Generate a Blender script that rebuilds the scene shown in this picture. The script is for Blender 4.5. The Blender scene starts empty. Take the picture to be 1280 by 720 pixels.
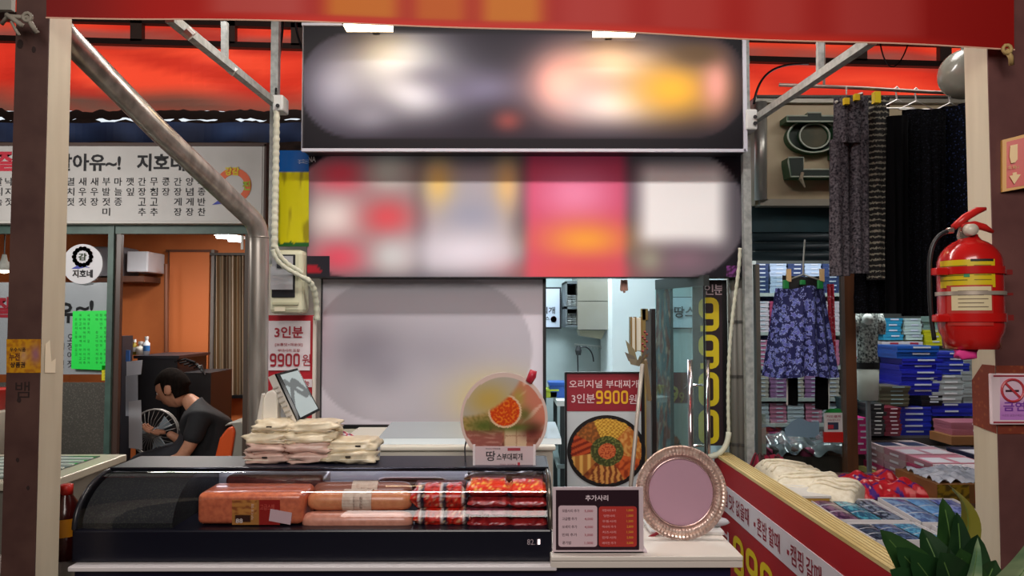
import bpy, bmesh, math, random
from mathutils import Vector, Matrix, noise
random.seed(7)
S = bpy.context.scene
COL = S.collection
# ---------------------------------------------------------------- camera
F = 924.0; HZ = 1.6
cam_data = bpy.data.cameras.new('camera'); cam = bpy.data.objects.new('camera', cam_data); COL.objects.link(cam)
cam_data.sensor_width = 36; cam_data.lens = 36*F/1280; cam_data.clip_start = .05; cam_data.clip_end = 200
cam.location = (0, 0, HZ)
cam.rotation_euler = (math.radians(90+2.35), 0, -0.0054)
S.camera = cam
RM = cam.rotation_euler.to_matrix()
def at(px, py, Y):
    d = RM @ Vector(((px-640)/F, (360-py)/F, -1))
    t = Y/d.y
    return Vector((d.x*t, Y, HZ+d.z*t))
# ---------------------------------------------------------------- world and exposure
S.view_settings.view_transform = 'Standard'; S.view_settings.look = 'None'
S.view_settings.gamma = 1; S.view_settings.exposure = 0.15; S.view_settings.use_curve_mapping = False
W = bpy.data.worlds.new('daylight'); S.world = W; W.use_nodes = True
W.node_tree.nodes['Background'].inputs[0].default_value = (.86, .93, 1, 1)
W.node_tree.nodes['Background'].inputs[1].default_value = 0.9
sd = bpy.data.lights.new('sun', 'SUN'); sd.energy = 2.4; sd.angle = .02; sd.color = (1, .95, .88)
so = bpy.data.objects.new('sun', sd); COL.objects.link(so); so.rotation_euler = (math.radians(-48), 0, math.radians(12))
def area(name, loc, tgt, sx, sy, e, c=(1, 1, 1)):
    l = bpy.data.lights.new(name, 'AREA'); l.shape = 'RECTANGLE'; l.size = sx; l.size_y = sy; l.energy = e; l.color = c
    o = bpy.data.objects.new(name, l); COL.objects.link(o); o.location = loc
    o.rotation_euler = (Vector(tgt)-Vector(loc)).to_track_quat('-Z', 'Y').to_euler(); return o
area('aisle_tube_light', (-.6, 2.6, 3.0), (-.6, 2.8, 0), 1.2, .1, 13, (1, .93, .88))
area('front_fill_light', (-.2, -1.2, 3.3), (0, 2.6, 1.1), 2.4, 1.6, 95, (1, .92, .86))  # unseen fill added behind the camera to brighten the front
area('left_fill_light', (-2.85, 2.9, 2.2), (-2.2, 4.5, 1.7), .5, .15, 16, (1, .95, .9))  # unseen lamp added off frame to brighten the left sign and window
area('door_fill_light', (.5, 4.0, 2.32), (.5, 4.0, 0), .5, .2, 9, (.85, .96, 1))  # added fill for the dark door corner, no lamp seen there
area('aisle_tube_light', (.6, 2.6, 3.0), (.6, 2.8, 0), 1.2, .1, 13, (1, .93, .88))
area('stall_ceiling_light', (.40, 4.75, 2.34), (.45, 4.6, 0), 1.0, .5, 26, (.82, .95, 1))
area('left_shop_light', (-2.2, 5.3, 2.28), (-2.2, 5.5, 0), .8, .2, 27, (1, .95, .88))
area('right_side_light', (2.2, 4.6, 2.6), (2.3, 5.0, 0), 1.2, .2, 26, (.92, .97, 1))
area('right_side_light', (1.9, 3.0, 3.0), (1.8, 3.4, 0), .8, .2, 5, (1, .95, .9))  # added fill so the front goods get more light

# ---------------------------------------------------------------- materials
def lin(c):
    if isinstance(c, str): c = [int(c[i:i+2], 16) for i in (0, 2, 4)]
    c = [x/255 for x in c]
    return tuple((x/12.92 if x <= .04045 else ((x+.055)/1.055)**2.4) for x in c)+(1,)
MC = {}
def M(c, rough=.6, metal=0, kind=None, sc=20, c2=None, amt=.5, bump=0, emit=0, coat=0, alpha=1, trans=0):
    key = (c, rough, metal, kind, sc, c2, amt, bump, emit, coat, alpha, trans)
    if key in MC: return MC[key]
    m = bpy.data.materials.new('m_%s' % c); m.use_nodes = True; nt = m.node_tree; b = nt.nodes['Principled BSDF']
    b.inputs['Base Color'].default_value = lin(c); b.inputs['Roughness'].default_value = rough; b.inputs['Metallic'].default_value = metal
    b.inputs['Coat Weight'].default_value = coat; b.inputs['Specular IOR Level'].default_value = .08 if rough >= .9 else .5; b.inputs['Transmission Weight'].default_value = trans
    if emit: b.inputs['Emission Color'].default_value = lin(c); b.inputs['Emission Strength'].default_value = emit
    if kind or bump:
        tc = nt.nodes.new('ShaderNodeTexCoord'); mp = nt.nodes.new('ShaderNodeMapping'); nt.links.new(tc.outputs['Object'], mp.inputs[0])
        if kind == 'streak': mp.inputs['Scale'].default_value = (1, 1, .12)
        if kind == 'xstreak': mp.inputs['Scale'].default_value = (.08, 1, 1)
        if kind == 'ystreak': mp.inputs['Scale'].default_value = (1, .06, 1)
        if kind in ('speck', 'cells'):
            n = nt.nodes.new('ShaderNodeTexVoronoi'); n.inputs['Scale'].default_value = sc; out = n.outputs['Distance']
        else:
            n = nt.nodes.new('ShaderNodeTexNoise'); n.inputs['Scale'].default_value = sc; n.inputs['Detail'].default_value = 5; out = n.outputs['Fac']
        nt.links.new(mp.outputs[0], n.inputs['Vector'])
        if c2 is not None:
            r = nt.nodes.new('ShaderNodeValToRGB'); lo, hi = (.35, .65) if kind not in ('speck', 'cells') else (.15, .45)
            r.color_ramp.elements[0].position = lo+(amt-.5)*.3; r.color_ramp.elements[1].position = hi+(amt-.5)*.3
            r.color_ramp.elements[0].color = lin(c2); r.color_ramp.elements[1].color = lin(c)
            nt.links.new(out, r.inputs[0]); nt.links.new(r.outputs[0], b.inputs['Base Color'])
        if bump:
            bp = nt.nodes.new('ShaderNodeBump'); bp.inputs['Strength'].default_value = bump; bp.inputs['Distance'].default_value = .01
            nt.links.new(out, bp.inputs['Height']); nt.links.new(bp.outputs[0], b.inputs['Normal'])
    MC[key] = m; return m
def print_mat(name, rough=.5, emit=0, coat=0):
    m = bpy.data.materials.new(name); m.use_nodes = True; nt = m.node_tree; b = nt.nodes['Principled BSDF']
    a = nt.nodes.new('ShaderNodeAttribute'); a.attribute_name = 'Col'
    nt.links.new(a.outputs['Color'], b.inputs['Base Color']); b.inputs['Roughness'].default_value = rough; b.inputs['Coat Weight'].default_value = coat; b.inputs['Specular IOR Level'].default_value = .25
    if emit: nt.links.new(a.outputs['Color'], b.inputs['Emission Color']); b.inputs['Emission Strength'].default_value = emit
    return m
def glass_mat(name, tint=(.9, .96, .95), refl=.12, rough=.02, haze=0, fk=.6):
    m = bpy.data.materials.new(name); m.use_nodes = True; nt = m.node_tree
    for n in list(nt.nodes): nt.nodes.remove(n)
    o = nt.nodes.new('ShaderNodeOutputMaterial'); t = nt.nodes.new('ShaderNodeBsdfTransparent'); g = nt.nodes.new('ShaderNodeBsdfGlossy')
    mx = nt.nodes.new('ShaderNodeMixShader'); fr = nt.nodes.new('ShaderNodeLayerWeight'); ad = nt.nodes.new('ShaderNodeMath')
    t.inputs[0].default_value = tint+(1,); g.inputs['Roughness'].default_value = rough
    fr.inputs['Blend'].default_value = .25; ad.operation = 'MULTIPLY_ADD'; ad.inputs[1].default_value = fk; ad.inputs[2].default_value = refl
    nt.links.new(fr.outputs['Fresnel'], ad.inputs[0]); nt.links.new(ad.outputs[0], mx.inputs[0])
    nt.links.new(t.outputs[0], mx.inputs[1]); nt.links.new(g.outputs[0], mx.inputs[2])
    last = mx
    if haze:
        d = nt.nodes.new('ShaderNodeBsdfDiffuse'); d.inputs[0].default_value = (.6, .65, .65, 1)
        m2 = nt.nodes.new('ShaderNodeMixShader'); m2.inputs[0].default_value = haze
        nt.links.new(mx.outputs[0], m2.inputs[1]); nt.links.new(d.outputs[0], m2.inputs[2]); last = m2
    nt.links.new(last.outputs[0], o.inputs[0]); return m
GLASS = glass_mat('clear_glass'); GLASSG = glass_mat('door_glass', (.80, .92, .91), .05, haze=.05, fk=.12)
CASEGL = glass_mat('case_glass', (.93, .93, .96), .04)
FILM = glass_mat('clear_film', (.95, .95, .95), .22, .18, .12)
PRINT = print_mat('printed', .55); PRINTG = print_mat('printed_gloss', .3, coat=.3)
PRINTLIT = print_mat('backlit_print', .5, emit=.10)
STEEL = M('c4beb6', .3, .7, 'streak', 30, '9a948c', bump=.06)
CHROME = M('d8d8da', .12, 1.0)
GALV = M('aeb4b2', .5, .25, 'noise', 40, '8f9694')
CREAMPOST = M('d2c6ae', .6, 0, 'streak', 9, 'bfb199', .35)
BROWNPOST = M('553a33', .5, 0, 'noise', 9, '452b27', .5)
BLACK = M('0c0c10', .4); DARK = M('1a1a20', .5); WHITE = M('e6e6e4', .5); INK = M('16161a', .7)
# ---------------------------------------------------------------- geometry collector
class G:
    def __init__(s): s.v = []; s.f = []
    def add(s, vs, fs):
        n = len(s.v); s.v += [Vector(v) for v in vs]; s.f += [tuple(i+n for i in f) for f in fs]; return s
    def box(s, x0, x1, y0, y1, z0, z1):
        return s.add([(x0,y0,z0),(x1,y0,z0),(x1,y1,z0),(x0,y1,z0),(x0,y0,z1),(x1,y0,z1),(x1,y1,z1),(x0,y1,z1)],
                     [(0,3,2,1),(4,5,6,7),(0,1,5,4),(1,2,6,5),(2,3,7,6),(3,0,4,7)])
    def pbox(s, px0, px1, py0, py1, Y, d):           # box whose front face spans these pixels at distance Y
        a = at(px0, py1, Y); b = at(px1, py0, Y); return s.box(a.x, b.x, Y, Y+d, a.z, b.z)
    def hexa(s, q, vec):
        vec = Vector(vec); q = [Vector(p) for p in q]
        return s.add(q+[p+vec for p in q], [(0,1,2,3),(7,6,5,4),(0,4,5,1),(1,5,6,2),(2,6,7,3),(3,7,4,0)])
    def poly(s, pts, vec):                            # extruded outline
        n = len(pts); vec = Vector(vec); pts = [Vector(p) for p in pts]
        fs = [tuple(range(n)), tuple(range(2*n-1, n-1, -1))]+[(i, (i+1) % n, (i+1) % n+n, i+n) for i in range(n)]
        fs = fs[:2]+[f[::-1] for f in fs[2:]]
        return s.add(pts+[p+vec for p in pts], fs)
    def tube(s, pts, r, n=10, cap=True, closed=False):
        pts = [Vector(p) for p in pts]; m = len(pts); rs = r if isinstance(r, (list, tuple)) else [r]*m
        t0 = (pts[1]-pts[0]).normalized(); up = Vector((0,0,1)) if abs(t0.z) < .9 else Vector((1,0,0))
        u = t0.cross(up).normalized(); base = len(s.v)
        for i, p in enumerate(pts):
            a = pts[i-1] if (i or closed) else p; b = pts[(i+1) % m] if (i < m-1 or closed) else p
            t = (b-a).normalized(); u = (u-t*u.dot(t)).normalized(); w = t.cross(u)
            for k in range(n):
                an = 2*math.pi*k/n; s.v.append(p+(u*math.cos(an)+w*math.sin(an))*rs[i])
        for i in range(m if closed else m-1):
            for k in range(n):
                j = (i+1) % m; s.f.append((base+i*n+k, base+i*n+(k+1) % n, base+j*n+(k+1) % n, base+j*n+k))
        if cap and not closed:
            s.f.append(tuple(base+k for k in range(n))[::-1]); s.f.append(tuple(base+(m-1)*n+k for k in range(n)))
        return s
    def bar(s, a, b, w, h=None):                      # rectangular bar from a to b
        a = Vector(a); b = Vector(b); h = h or w; t = (b-a).normalized(); up = Vector((0,0,1)) if abs(t.z) < .95 else Vector((0,1,0))
        u = t.cross(up).normalized()*w/2; q = u.cross(t).normalized()*h/2
        return s.hexa([a-u-q, a+u-q, a+u+q, a-u+q][::-1], b-a)
    def lathe(s, prof, c, n=24, axis='z'):
        c = Vector(c); base = len(s.v)
        for r, h in prof:
            for k in range(n):
                an = 2*math.pi*k/n; x, y = r*math.cos(an), r*math.sin(an)
                s.v.append(c+(Vector((x, y, h)) if axis == 'z' else Vector((x, -h, y)) if axis == 'y' else Vector((h, x, y))))
        for i in range(len(prof)-1):
            for k in range(n): s.f.append((base+i*n+k, base+i*n+(k+1) % n, base+(i+1)*n+(k+1) % n, base+(i+1)*n+k))
        if prof[0][0] > 1e-5: s.f.append(tuple(base+k for k in range(n))[::-1])
        if prof[-1][0] > 1e-5: s.f.append(tuple(base+(len(prof)-1)*n+k for k in range(n)))
        return s
    def grid(s, nx, ny, fn):
        base = len(s.v)
        for j in range(ny+1):
            for i in range(nx+1): s.v.append(Vector(fn(i/nx, j/ny)))
        for j in range(ny):
            for i in range(nx):
                a = base+j*(nx+1)+i; s.f.append((a, a+1, a+nx+2, a+nx+1))
        return s
    def pillow(s, c, w, d, h, n=10, seed=0, wob=.12, p=.45):
        c = Vector(c); base = len(s.v); nu, nv = n*2, n
        for j in range(nv+1):
            ph = -math.pi/2+math.pi*j/nv
            for i in range(nu):
                th = 2*math.pi*i/nu
                sg = lambda x, e: math.copysign(abs(x)**e, x)
                x = sg(math.cos(ph), .5)*sg(math.cos(th), p); y = sg(math.cos(ph), .5)*sg(math.sin(th), p); z = sg(math.sin(ph), .8)
                k = 1+wob*noise.noise(Vector((x*2.3+seed*7.1, y*2.3, z*2+seed)))+wob*.35*noise.noise(Vector((x*8+seed*3.1, y*6, z*6)))
                s.v.append(c+Vector((x*w/2*k, y*d/2*k, z*h/2*k)))
        for j in range(nv):
            for i in range(nu): s.f.append((base+j*nu+i, base+j*nu+(i+1) % nu, base+(j+1)*nu+(i+1) % nu, base+(j+1)*nu+i))
        return s
    def out(s, name, mat, parent=None, smooth=False, bevel=0, cols=None):
        v = s.v
        if parent is not None:
            o0 = root_of(parent); v = [p-o0 for p in v]; loc = None
        else:
            xs = [p.x for p in v]; ys = [p.y for p in v]; zs = [p.z for p in v]
            loc = Vector(((min(xs)+max(xs))/2, (min(ys)+max(ys))/2, min(zs))); v = [p-loc for p in v]
        me = bpy.data.meshes.new(name); me.from_pydata(v, [], s.f); me.update()
        if smooth: me.polygons.foreach_set('use_smooth', [True]*len(me.polygons))
        if cols is not None:
            at_ = me.color_attributes.new('Col', 'FLOAT_COLOR', 'POINT')
            at_.data.foreach_set('color', [x for c in cols for x in c])
        me.materials.append(mat)
        o = bpy.data.objects.new(name, me); COL.objects.link(o)
        if parent is not None: o.parent = parent
        else: o.location = loc
        if bevel:
            b = o.modifiers.new('bevel', 'BEVEL'); b.width = bevel; b.segments = 2; b.limit_method = 'ANGLE'
        return o
def root_of(o):
    while o.parent: o = o.parent
    return Vector(o.get('o0', o.location))
def tag(o, label, cat, group=None, kind=None):
    if label: o['label'] = label
    if cat: o['category'] = cat
    if group: o['group'] = group
    if kind: o['kind'] = kind
    return o
def st(o): o['kind'] = 'structure'; return o
def thing(name, label, cat, loc, group=None):
    o = bpy.data.objects.new(name, None); COL.objects.link(o); o.location = loc; o.empty_display_size = .05
    return tag(o, label, cat, group)
def dup(o, loc, label=None, parent=None, rz=None):
    c = o.copy(); COL.objects.link(c)
    if parent is not None: c.parent = parent
    if loc is not None: c.location = loc
    if rz is not None: c.rotation_euler = (0, 0, rz)
    if label: c['label'] = label
    for ch in list(o.children): dup(ch, None, None, c)
    return c
FONT = {}
TSC = bpy.data.scenes.new('workshop'); TVL = TSC.view_layers[0]      # scratch scene, removed at the end
PRETEXT = [('우수식품', 0.02), ('누전', 0.03), ('상품권', 0.03), ('뱀', 0.0), ('금연', 0.02), ('이곳은 금연구역입니다', 0.0), ('소화기', 0.01), ('NA', 0.02), ('가가', 0.01), ('3인분', 0.025), ('원', 0.01), ('[보통맛+매운맛]', 0.01), ('부대사리 포함', 0.01), ('가능', 0.02), ('별미', 0.02), ('82.1', 0), ('88', 0.02), ('부대햄', 0.0), ('고급스팸', 0.02), ('소시지 후랑크', 0.0), ('냉장보관', 0.0), ('땅', 0.008), ('스부대찌개', 0.02), ('부대찌개전문점', 0.0), ('맛있는 부대찌개', 0.0), ('추가사리', 0.015), ('모듬사리 추가', 0.01), ('5,000', 0.012), ('고급햄 추가', 0.01), ('4,000', 0.012), ('쏘세지 추가', 0.01), ('민찌 추가', 0.01), ('3,000', 0.012), ('공기밥', 0.01), ('1,000', 0.012), ('라면사리 추가', 0.01), ('1,000', 0.01), ('당면사리', 0.01), ('우동사리', 0.01), ('1,500', 0.01), ('떡사리 추가', 0.01), ('2,000', 0.01), ('치즈사리', 0.01), ('만두사리', 0.01), ('베이컨 추가', 0.01), ('3,000', 0.01), ('찌개', 0.02), ('땅스', 0.02), ('오리지널 부대찌개', 0.01), ('3인분', 0.008), ('원', 0.008), ('9', 0.03), ('9', 0.02), ('개시', 0.0), ('분', 0.01), ('인', 0.01), ('입맛', 0.015), ('없을때', 0.015), ('혼밥', 0.015), ('할때', 0.015), ('캠핑', 0.015), ('갈때', 0.015), ('3인분', 0.01), ('살아유~!', 0.03), ('지호네', 0.03), ('잘', 0.04), ('멸', 0.01), ('치', 0.01), ('젓', 0.01), ('새', 0.01), ('우', 0.01), ('장', 0.01), ('부', 0.01), ('발', 0.01), ('미', 0.01), ('마', 0.01), ('늘', 0.01), ('종', 0.01), ('깻', 0.01), ('잎', 0.01), ('간', 0.01), ('고', 0.01), ('추', 0.01), ('무', 0.01), ('침', 0.01), ('콩', 0.01), ('게', 0.01), ('양', 0.01), ('념', 0.01), ('가', 0.01), ('반', 0.01), ('찬', 0.01), ('갈', 0.01), ('속', 0.01), ('낙', 0.01), ('지', 0.01), ('강감', 0.04), ('찬', 0.04), ('전', 0.04), ('감', 0.03), ('유', 0.04), ('~!', 0.04), ('갈', 0.0), ('치', 0.0), ('속', 0.0), ('젓', 0.0), ('오', 0.0), ('징', 0.0), ('어', 0.0), ('타', 0.0), ('로', 0.0), ('다', 0.0), ('아', 0.0), ('보', 0.0), ('마', 0.0), ('고', 0.0), ('주', 0.0), ('바', 0.0), ('소', 0.0), ('자', 0.0), ('누', 0.0), ('노', 0.0), ('라', 0.0), ('차', 0.0), ('가', 0.0), ('카', 0.0), ('구', 0.0), ('조', 0.0), ('두', 0.0), ('모', 0.0), ('도', 0.0), ('가격', 0.0), ('카드결제', 0.01), ('가능합니다', 0.0), ('추', 0.0), ('지', 0.0), ('장', 0.0), ('인', 0.0), ('우', 0.0), ('사', 0.0), ('개', 0.0)]
def scratch_dg():
    with bpy.context.temp_override(scene=TSC, view_layer=TVL): return bpy.context.evaluated_depsgraph_get()
def digit_mesh(ch):
    P = []; R = []
    def rr(x0, x1, y0, y1, r, n=5, sq=False):
        o = []
        for cx, cy, a0 in ((x1-r, y1-r, 0), (x0+r, y1-r, 90), (x0+r, y0+r, 180), (x1-r, y0+r, 270)):
            if sq and a0 == 270: o += [(x1-.01*(n-1-k), y0+.0001*k) for k in range(n)]; continue
            for k in range(n): a = math.radians(a0+90*k/(n-1)); o.append((cx+r*math.cos(a), cy+r*math.sin(a)))
        return o
    def ring(x0, x1, y0, y1, t, r, sq=False):
        A = rr(x0, x1, y0, y1, r, 5, sq); B = rr(x0+t, x1-t, y0+t, y1-t, max(r-t, .02)); b = len(P); n = len(A)
        P.extend(A+B); R.extend([(b+i, b+(i+1) % n, b+n+(i+1) % n, b+n+i) for i in range(n)])
    def quad(x0, x1, y0, y1): b = len(P); P.extend([(x0, y0), (x1, y0), (x1, y1), (x0, y1)]); R.append((b, b+1, b+2, b+3))
    t = .17
    if ch == '0': ring(0, .62, 0, 1, t, .24)
    else:
        ring(0, .62, .36, 1, t, .24, True); quad(.62-t, .62, .2, .36)
        b = len(P); A = [(.05, 0), (.40, 0), (.52, .04), (.60, .12), (.62, .2), (.62-t, .2), (.42, t), (.05, t)]; P.extend(A); R.append((b, b+1, b+6, b+7)); R.append((b+1, b+2, b+3, b+6)); R.append((b+3, b+4, b+5, b+6))
    return P, R
def text_mesh(s, bold=.0):
    k = (s, bold)
    if bold == 'block' and k not in FONT:
        V = []; Q = []
        for i, ch in enumerate(s):
            P, R = digit_mesh(ch); b = len(V); V += [Vector((x+i*.74, y, 0)) for x, y in P]; Q += [tuple(b+j for j in f) for f in R]
        FONT[k] = (V, Q)
    if not FONT and PRETEXT:
        obs = []
        for s_, b_ in PRETEXT:
            cu = bpy.data.curves.new('t', 'FONT'); cu.body = s_; cu.offset = b_; cu.resolution_u = 2
            ob = bpy.data.objects.new('t', cu); TSC.collection.objects.link(ob); obs.append((s_, b_, ob, cu))
        dg = scratch_dg()
        for s_, b_, ob, cu in obs:
            me = bpy.data.meshes.new_from_object(ob.evaluated_get(dg)); FONT[(s_, b_)] = ([v.co.copy() for v in me.vertices], [tuple(p.vertices) for p in me.polygons])
            bpy.data.meshes.remove(me)
        for s_, b_, ob, cu in obs: bpy.data.objects.remove(ob); bpy.data.curves.remove(cu)
    if k not in FONT:
        cu = bpy.data.curves.new('t', 'FONT'); cu.body = s; cu.offset = bold; cu.resolution_u = 2
        ob = bpy.data.objects.new('t', cu); TSC.collection.objects.link(ob)
        dg = scratch_dg(); me = bpy.data.meshes.new_from_object(ob.evaluated_get(dg))
        FONT[k] = ([v.co.copy() for v in me.vertices], [tuple(p.vertices) for p in me.polygons])
        bpy.data.objects.remove(ob); bpy.data.curves.remove(cu); bpy.data.meshes.remove(me)
    return FONT[k]
def text(s, c, w, h, mat, parent=None, right=(1,0,0), up=(0,0,1), bold=.0, name='lettering', lift=.0, g=None):
    vs, fs = text_mesh(s, bold)
    if not vs: return None
    x0 = min(v.x for v in vs); x1 = max(v.x for v in vs); y0 = min(v.y for v in vs); y1 = max(v.y for v in vs)
    r = Vector(right).normalized(); u = Vector(up).normalized(); n = r.cross(u); c = Vector(c)+n*lift
    gg = g or G()
    gg.add([c+r*((v.x-x0)/(x1-x0)-.5)*w+u*((v.y-y0)/(y1-y0)-.5)*h for v in vs], fs)
    if g: return None
    return gg.out(name, mat, parent)
def raster(name, q, nx, ny, fn, mat, parent=None):
    """printed sheet: q(u,v) -> point, fn(u,v) -> sRGB colour of the print"""
    g = G().grid(nx, ny, q)
    cols = [lin(fn(i/nx, j/ny)) for j in range(ny+1) for i in range(nx+1)]
    return g.out(name, mat, parent, cols=cols)
def over(c, col, a): return tuple(c[k]*(1-a)+col[k]*a for k in range(3))
def blob(c, x, y, cx, cy, rx, ry, col, a=1):
    d = ((x-cx)/rx)**2+((y-cy)/ry)**2
    return over(c, col, a*math.exp(-d*.7)) if d < 9 else c
def ss(a, b, x): t = max(0, min(1, (x-a)/(b-a))); return t*t*(3-2*t)
def srect(c, x, y, x0, x1, y0, y1, s, col, a=1):
    k = ss(x0-s, x0+s, x)*ss(-x1-s, -x1+s, -x)*ss(y0-s, y0+s, y)*ss(-y1-s, -y1+s, -y)
    return over(c, col, a*k)
def pill(x, y, x0, x1, y0, y1, s=3):
    r = (y1-y0)/2; cx = max(x0+r, min(x1-r, x)); d = math.hypot(x-cx, y-(y0+y1)/2)
    return ss(-r-s, -r+s, -d)
def pq(px0, px1, py0, py1, Y):
    return lambda u, v: at(px0+(px1-px0)*u, py1+(py0-py1)*v, Y)
def nz(x, y, z=0): return noise.noise(Vector((x, y, z)))
# ================================================================ SETTING
st(G().box(-7, 7, -3, 9, -.05, 0).out('floor', M('6b645c', .6, 0, 'noise', 3, '4d4842')))
st(G().box(-7, 7, -3, 6.9, 4.6, 4.65).out('ceiling', M('3a3634', .8)))
st(G().box(-7, 7, -3.05, -3, 0, 4.6).out('wall_rear', M('4a4442', .8)))  # unseen rear and side walls, added to darken what the case glass reflects
st(G().box(-7.05, -7, -3, 6.9, 0, 4.6).out('wall_far_left', M('4a4442', .8)))
st(G().box(7, 7.05, -3, 6.9, 0, 4.6).out('wall_far_right', M('4a4442', .8)))
# stall building
XL, XR, YW = -1.17, 1.15, 3.6
wallm = M('b4c4c6', .6, 0, 'noise', 4, 'a6b7ba')
st(G().box(XL, XL+.05, YW, 5.4, 0, 2.42).out('wall_left', M('cfcac0', .6)))
st(G().box(XR-.03, XR, YW, 5.4, 0, 2.42).out('wall_right', wallm))
st(G().box(XL+.05, XR-.03, 5.35, 5.4, 0, 2.42).out('wall_back', wallm))
st(G().box(XL+.05, XR-.03, YW+.06, 5.35, 2.38, 2.42).out('trim_1', M('b9bcbc', .6)))
st(G().box(XL+.05, at(681, 0, YW).x, YW, YW+.05, 0, 2.42).out('wall_front', M('cfcbc4', .6, 0, 'noise', 6, 'c2beb6')))
st(G().box(at(681, 0, YW).x, XR-.03, YW, YW+.05, 2.2, 2.42).out('wall_lintel', DARK))
st(G().box(at(905, 0, YW).x, XR-.03, YW, YW+.05, 0, 2.2).out('wall_right_front', M('b5b0a4', .6)))
a = at(763, 0, 4.7); b = at(835, 0, 4.7)
st(G().box(a.x, b.x, 4.7, 5.3, 0, 2.38).out('wall_pillar', M('dde6e8', .5)))
# left shop shell
orange = M('c9713a', .65, 0, 'noise', 3, 'b8632f')
YS = 4.5
st(G().box(-5.2, XL-.06, 6.4, 6.45, 0, 2.6).out('wall_left_shop_back', orange))
st(G().box(-5.2, -5.15, YS, 6.45, 0, 2.6).out('wall_left_shop_side', orange))
st(G().box(XL-.06, XL-.01, YS+.02, 6.45, 0, 2.9).out('wall_left_shop_right', orange))
st(G().box(-5.2, XL-.06, YS+.02, 6.45, 2.33, 2.4).out('ceiling_left_shop', M('8d8378', .6, 0, 'noise', 5, '7a6f64')))
st(G().box(-5.2, XL-.06, YS+.05, YS+.1, 2.4, 2.62).out('wall_left_shop_fascia', M('3d2a24', .7)))
# right shop shell
YR = 6.2
st(G().box(XR+.02, 5.5, YR, YR+.05, 0, 2.7).out('wall_right_shop_back', M('8f9392', .7)))
st(G().box(5.45, 5.5, 3.4, YR, 0, 2.7).out('wall_right_shop_side', M('8f9392', .7)))
st(G().box(XR+.02, 5.5, 4.05, YR, 2.65, 2.7).out('ceiling_right_shop', M('6d6e6c', .7)))
# tarp behind and structure over the alley
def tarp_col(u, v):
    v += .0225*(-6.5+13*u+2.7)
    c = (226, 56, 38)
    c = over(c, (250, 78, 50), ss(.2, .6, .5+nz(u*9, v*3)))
    c = over(c, (112, 74, 62), .95*ss(-.22, -.05, -v)*(.85+.5*nz(u*25, v*6)))  # brown foot: shade of the roof behind, painted into the tarp colour
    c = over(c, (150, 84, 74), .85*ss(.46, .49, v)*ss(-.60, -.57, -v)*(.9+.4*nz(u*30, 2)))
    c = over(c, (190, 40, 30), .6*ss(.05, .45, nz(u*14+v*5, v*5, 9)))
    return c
TM = bpy.data.materials.new('tarp'); TM.use_nodes = True; nt = TM.node_tree; bs = nt.nodes['Principled BSDF']
an = nt.nodes.new('ShaderNodeAttribute'); an.attribute_name = 'Col'; tr = nt.nodes.new('ShaderNodeBsdfTranslucent'); mx = nt.nodes.new('ShaderNodeMixShader')
mx.inputs[0].default_value = .6
nt.links.new(an.outputs['Color'], bs.inputs['Base Color']); nt.links.new(an.outputs['Color'], tr.inputs[0])
nt.links.new(bs.outputs[0], mx.inputs[1]); nt.links.new(tr.outputs[0], mx.inputs[2]); nt.links.new(mx.outputs[0], nt.nodes['Material Output'].inputs[0])
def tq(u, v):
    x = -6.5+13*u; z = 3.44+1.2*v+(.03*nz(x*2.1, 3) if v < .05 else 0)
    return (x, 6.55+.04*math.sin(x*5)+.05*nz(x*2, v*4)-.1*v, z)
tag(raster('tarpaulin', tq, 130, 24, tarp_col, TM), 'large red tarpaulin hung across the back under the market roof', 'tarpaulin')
g = G()
rail = thing('tarp_frame', 'dark steel rail frame carrying the red tarpaulin', 'frame', (0, 6.4, 3.9))
G().bar(at(-250, 42, 6.35), at(1500, 90, 6.35), .06, .05).out('rail', M('3b2622', .6), rail)
G().bar(at(-250, 14, 6.35), at(1500, 62, 6.35), .06, .07).out('rail', M('3b2622', .6), rail)
for px in (172, 288, 372, 1075, 1290, 1180): G().bar(at(px, 20+px*.027, 6.35), at(px, 48+px*.027, 6.35), .1, .06).out('strut', M('5a4842', .6), rail)
# far edge of neighbouring roofs: ragged dark debris, blue valance
def rag(u, v):
    x = -6+4.9*u; zt = at(0, 148, 6.0).z+.05*nz(x*5, 1)+.025*nz(x*17, 5)
    return (x, 6.0+.05*v, 2.7+(zt-2.7)*v)
tag(G().grid(160, 3, rag).out('roof_edge', M('2c2522', .8, 0, 'noise', 12, '4d3a33')), 'ragged dark roof edge with daylight gap above left shop', 'roof')
def rag2(u, v):
    x = -5.6+4.4*u; zt = at(0, 139, 6.45).z-.03+.05*nz(x*5, 8)
    return (x, 6.42, zt-.05+.08*v+.02*nz(x*15, 2))
g = G().grid(150, 1, rag2); tag(g.out('roof_flashing', M('3a2a26', .7)), 'crumpled dark sheeting along foot of the red tarpaulin, left', 'sheeting')
def val(u, v):
    x = -5+3.85*u; a = at(0, 177, 5.2); b = at(0, 153, 5.2); return (x, 5.2+.02*math.sin(x*14), a.z+(b.z-a.z)*v)
tag(raster('valance', val, 80, 4, lambda u, v: over((64, 84, 128), (44, 54, 84), .5+nz(u*20, v)), M('3e4e70', .7) if 0 else PRINT), 'dark blue valance strip above the white menu sign, left', 'valance')
for px in (143, 302, 30):
    pass
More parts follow.
